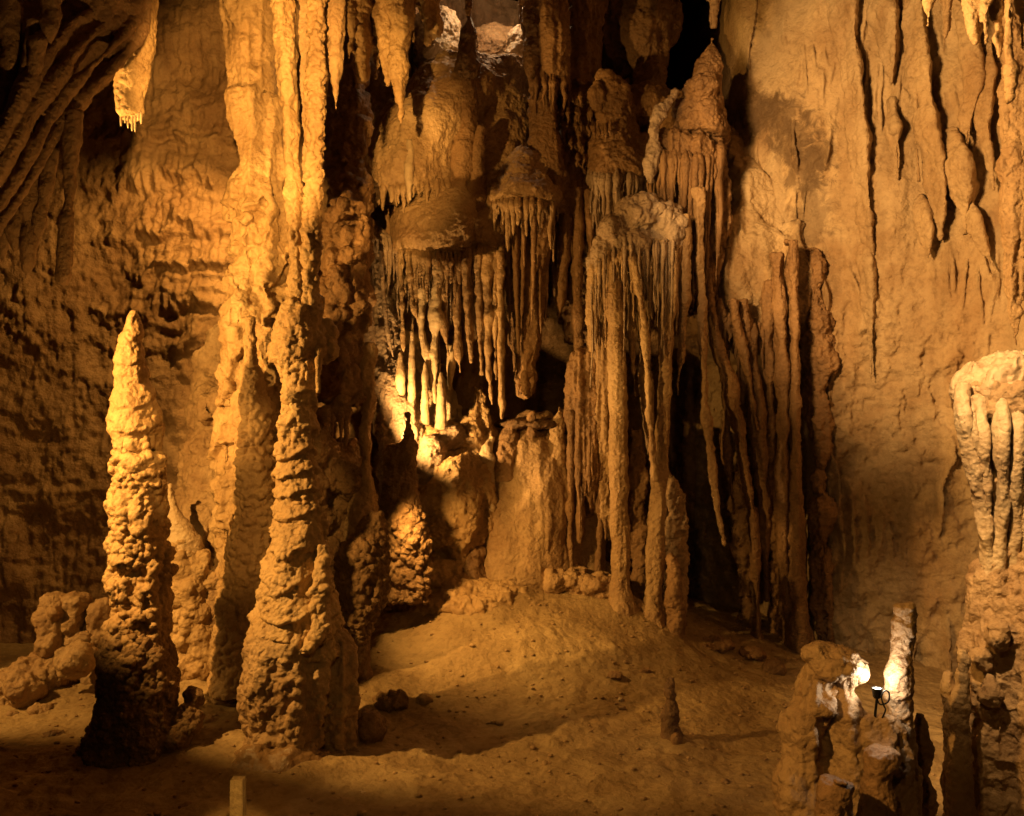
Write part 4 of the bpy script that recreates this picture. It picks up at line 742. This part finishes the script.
GP = 'loose stones scattered on the clay floor'
def on_floor(px, py):
    dd = 8.0
    for _ in range(60):
        p = P(px, py, dd); dd += (p[2] - floor_z(p[0], p[1])) / max(.05, (py - 408) / F) * .5
    return dd
for lab, px, py, s, sq, m, st in (
    ('cluster of popcorn coral on the floor right of the big column', 392, 703, 17, .7, 'coral', {'lump': (.05, 4), 'pop': (.05, .08), 'rough': (.01, 24)}),
    ('pale angular stone beside the popcorn coral cluster on the floor', 424, 700, 9, .6, 'tan', None), ('jagged pale stone at the foot of the mound', 513, 580, 7, .8, 'tan', None),
    ('small bright pebble on the lit floor below the mound', 477, 672, 4, .6, 'white', None), ('bright pebble near the shadow edge on the clay floor', 497, 690, 5, .5, 'tan', None),
    ('flat dark stone in the shadow right of the lit floor', 614, 676, 7, .3, 'brown', None), ('dark fist-sized stone between lone stalagmite and tall columns', 645, 672, 7, .8, 'brown', None),
    ('tiny white chip on the clay floor left of the lone stalagmite', 621, 699, 2.5, .7, 'white', None), ('pale chip on the floor in front of the big column foot', 361, 793, 4, .5, 'white', None),
    ('long low dark rock lying before the recess', 712, 645, 22, .25, 'brown', None), ('brown broken stone below the straight twin ribs', 752, 655, 14, .45, 'brown', None), ('brown lump of rock left of the thick lumpy stalagmite, by the wall', 775, 668, 12, .5, 'brown', None),
    ('dark crumbled stone on the left clay slope', 52, 735, 11, .35, 'brown', None), ('pale crust lump on the slope between tall stalagmite and big column', 222, 700, 16, .6, 'tan', None),
    ('small rubble lump at the foot of the slope beside the big column', 205, 720, 9, .5, 'tan', None), ('rounded stone at the bottom edge left of the wooden post', 185, 806, 9, .6, 'brown', None), ('small brown stone at the foot of the lumpy ridge', 18, 668, 8, .6, 'brown', None)):
    dd = on_floor(px, py)
    o = body('rock', [blob(px, py, dd, s, s * sq, s, n=16)], M[m], st or {'lump': (.05, 5), 'rough': (.012, 22)}, None, P(px, py, dd), voxel=.010, smooth=1); tag(o, lab, 'rock', GP)
# crumbs nobody could count
cr = []
r2 = random.Random(5)
for k in range(900):
    x = r2.uniform(-4.5, 3.6); y = r2.uniform(7.0, 12.6); s = r2.uniform(.006, .02) * (1.6 if r2.random() < .1 else 1)
    z = float(mk_floor(np.array([x]), np.array([y]))[0, 2]); n = 6
    ph = np.linspace(.3, 2.84, 4); th = np.linspace(0, 2 * np.pi, n, endpoint=False) + r2.random()
    rg = np.empty((4, n, 3)); j = 1 + .35 * (np.random.RandomState(k).rand(4, n) - .5)
    rg[:, :, 0] = x + s * j * np.sin(ph)[:, None] * np.cos(th) * 1.3; rg[:, :, 1] = y + s * j * np.sin(ph)[:, None] * np.sin(th); rg[:, :, 2] = z + s * .3 - s * .7 * j * np.cos(ph)[:, None]
    cr.append(_skin(rg))
o = new_obj('gravel', mk_mesh('gravel', *join(cr)), M['tan']); o['kind'] = 'stuff'; o['label'] = 'fine gravel and crumbs strewn over the clay floor'; o['category'] = 'gravel'

# wooden rail post
wood = stone('old_wood', (.42, .30, .15), (.30, .20, .09), (.16, .10, .05), 2, .3, .7, .9, .2, 70)
c = P(238, 778, 6.5); hw = .047
bm_v = np.array([(c[0] + sx * hw * (1 if z < c[2] - .02 else .86), c[1] + sy * hw * (1 if z < c[2] - .02 else .86), z) for z in (-.12, c[2] - .012, c[2]) for sx, sy in ((-1, -1), (1, -1), (1, 1), (-1, 1))])
bq = [(a + 4 * l, (a + 1) % 4 + 4 * l, (a + 1) % 4 + 4 * l + 4, a + 4 * l + 4) for l in (0, 1) for a in range(4)] + [(3, 2, 1, 0), (8, 9, 10, 11)]
me = mk_mesh('wooden_post', bm_v, bq); me.polygons.foreach_set('use_smooth', np.zeros(len(me.polygons), bool))
sculpt(me, {'rough': (.002, 30)}, 3)
o = new_obj('wooden_post', me, wood, None, (c[0], c[1], -.1)); tag(o, 'short square wooden post at the bottom edge in front of the big column', 'post')

# show lamp between the bottom right stalagmites
lp = P(877, 690, 5.88)
black = plain('black_metal', (.02, .02, .02), .4, .6); glow = plain('lamp_glass', (.9, .85, .7), .3, 0, 60)
t = thing('cave_lamp', 'small black show lamp with a glowing face between the lumpy stalagmite and the slim post', 'lamp', lp)
ax = np.array([.0, -.1, .99])
def lat(prof, mat, nm, cc):
    rg = np.array([[(cc[0] + r * math.cos(a), cc[1] + r * math.sin(a), cc[2] + z) for a in np.linspace(0, 2 * np.pi, 20, endpoint=False)] for z, r in prof])
    return new_obj(nm, mk_mesh(nm, *_skin(rg)), mat, t)
lat([(-.05, .014), (-.04, .024), (.0, .03), (.012, .034), (.014, .028), (.008, .027)], black, 'housing', lp)
lat([(.004, .0262), (.007, .0262), (.009, .02)], glow, 'lens', lp)
new_obj('bracket', mk_mesh('bracket', *rod([(*(lp + np.array([0, .06, -.26])), .009), (*(lp + np.array([0, .02, -.12])), .008), (*(lp + np.array([0, 0, -.045])), .008)], 10, .02, True)), black, t)
cb = [lp + np.array(v) for v in ((0, .01, -.05), (.02, .0, -.085), (.055, -.03, -.06), (.06, -.03, -.01), (.035, -.03, .005), (.015, -.03, -.03), (.03, -.03, -.085), (.05, 0, -.12), (.03, .03, -.2))]
new_obj('cable', mk_mesh('cable', *rod([(*v, .005) for v in cb], 8, .008, True)), black, t)

# unseen rock added beside the picture to block the key lamp's downward light
o = body('shade_ledge', [rod([(-6.6, 6.1, 2.7, .5), (-5.2, 6.15, 2.62, .45), (-4.2, 6.18, 2.6, .42), (-3.85, 6.25, 2.6, .36)], 16, .05, True), rod([(-8.0, 6.0, 2.3, .8), (-6.0, 6.0, 2.4, .7)], 16, .05, True)], M['wall'], {'lump': (.08, 2.5), 'rough': (.02, 14)}, None, (-5, 6.1, 2.2), voxel=.03)
o['kind'] = 'structure'

# ------------------------------------------------------------------ light
w = bpy.data.worlds.new('World'); scene.world = w; w.use_nodes = True
w.node_tree.nodes['Background'].inputs[0].default_value = (1, .6, .25, 1); w.node_tree.nodes['Background'].inputs[1].default_value = .0

def lamp(name, loc, watts, col, kind='POINT', target=None, cone=80, blend=.3, radius=.06):
    L = bpy.data.lights.new(name, kind); L.energy = watts; L.color = col; L.shadow_soft_size = radius
    if kind == 'SPOT': L.spot_size = R(cone); L.spot_blend = blend
    o = bpy.data.objects.new(name, L); COL.objects.link(o); o.location = loc
    if target is not None:
        o.rotation_euler = (Vector(target) - Vector(loc)).to_track_quat('-Z', 'Y').to_euler()
    return o
WARM = (1, .53, .12)
lamp('key_lamp', (-4.5, 6.95, 3.75), 980, WARM, 'SPOT', (-1.9, 9.65, 2.75), 90, .3, .045)
lamp('left_fill', (-2.9, 3.4, 4.5), 170, WARM, 'SPOT', (-5.2, 11.2, 1.5), 36, .7, .08)  # added fill from the front, lifts the left wall and floor
lamp('ridge_fill', (-6.3, 8.7, 2.5), 330, WARM, 'SPOT', (-4.5, 10.3, .5), 66, .7, .06)  # extra spot added only to brighten the knobby ridge
lamp('rear_lamp', (-5.4, 7.8, 2.8), 500, WARM, 'SPOT', (-2.5, 9.95, 3.5), 40, .6, .06)
lamp('gap_fill', (-2.7, 4.2, 4.85), 620, WARM, 'SPOT', P(250, 500, 9.7), 19, .7, .05)  # narrow spot added to brighten the slender stalagmite
lamp('entry_lamp', (-1.3, 5.2, .6), 340, WARM, 'SPOT', (-3.25, 7.0, 5.0), 30, .6, .06)
lamp('upper_lamp', (-1.5, 4.5, 5.05), 2300, WARM, 'SPOT', (-2.08, 8.39, 5.6), 34, .5, .05)
lamp('cluster_lamp', (-5.6, 7.6, 3.7), 1300, WARM, 'SPOT', (-1.25, 10.65, 6.9), 22, .4, .06)
lamp('tip_lamp', (-4.6, 7.5, 3.9), 900, WARM, 'SPOT', P(131, 75, 8.1), 24, .5, .04)
lamp('curtain_lamp', P(379, 446, 11.1), 250, (1, .56, .16), 'SPOT', (1.0, 11.9, 4.4), 130, .5, .05)
lamp('mound_lamp', P(386, 498, 10.15), 205, WARM, 'SPOT', (.1, 10.9, .7), 110, 1.0, .05)
lamp('wall_lamp', (-.9, 6.6, 5.75), 3600, (1, .575, .19), 'SPOT', (5.4, 11.1, 5.9), 57, .5, .5)
lamp('left_wall_lamp', P(256, 140, 11.0), 380, WARM, 'SPOT', (-4.7, 12.7, 4.2), 84, .7, .08)
lamp('group_lamp', (-2.2, 3.0, 3.9), 800, WARM, 'SPOT', P(920, 735, 6.2), 30, .5, .06)
lamp('niche_lamp', P(500, -20, 13.0), 40, (1, .7, .38), radius=.06)
lamp('edge_lamp', (1.5, 4.8, 5.05), 1150, (1, .62, .24), 'SPOT', P(1000, 440, 6.8), 48, .7, .06)
lamp('show_lamp', lp + np.array([.01, -.02, .06]), 7, (1, .88, .68), radius=.02)
lamp('front_fill', (-.4, 1.5, 4.6), 120, WARM, 'SPOT', (.9, 9.6, 1.2), 70, .8, .15)  # weak frontal fill added from the camera side, no actual fixture
lamp('step_lamp', (-1.1, 4.3, 2.2), 250, WARM, 'SPOT', (-1.79, 6.5, .4), 10, .6, .05)

cam = bpy.data.cameras.new('camera'); cam.lens = 35; cam.sensor_width = 36; cam.clip_end = 200
co = bpy.data.objects.new('camera', cam); COL.objects.link(co); co.location = (0, 0, CAM_Z); co.rotation_euler = (R(90), 0, 0)
scene.camera = co
vs = scene.view_settings; vs.view_transform = 'Standard'; vs.look = 'None'; vs.exposure = 0; vs.gamma = 1; vs.use_curve_mapping = False
scene.cycles.use_denoising = True
scene.cycles.max_bounces = 6; scene.cycles.diffuse_bounces = 1
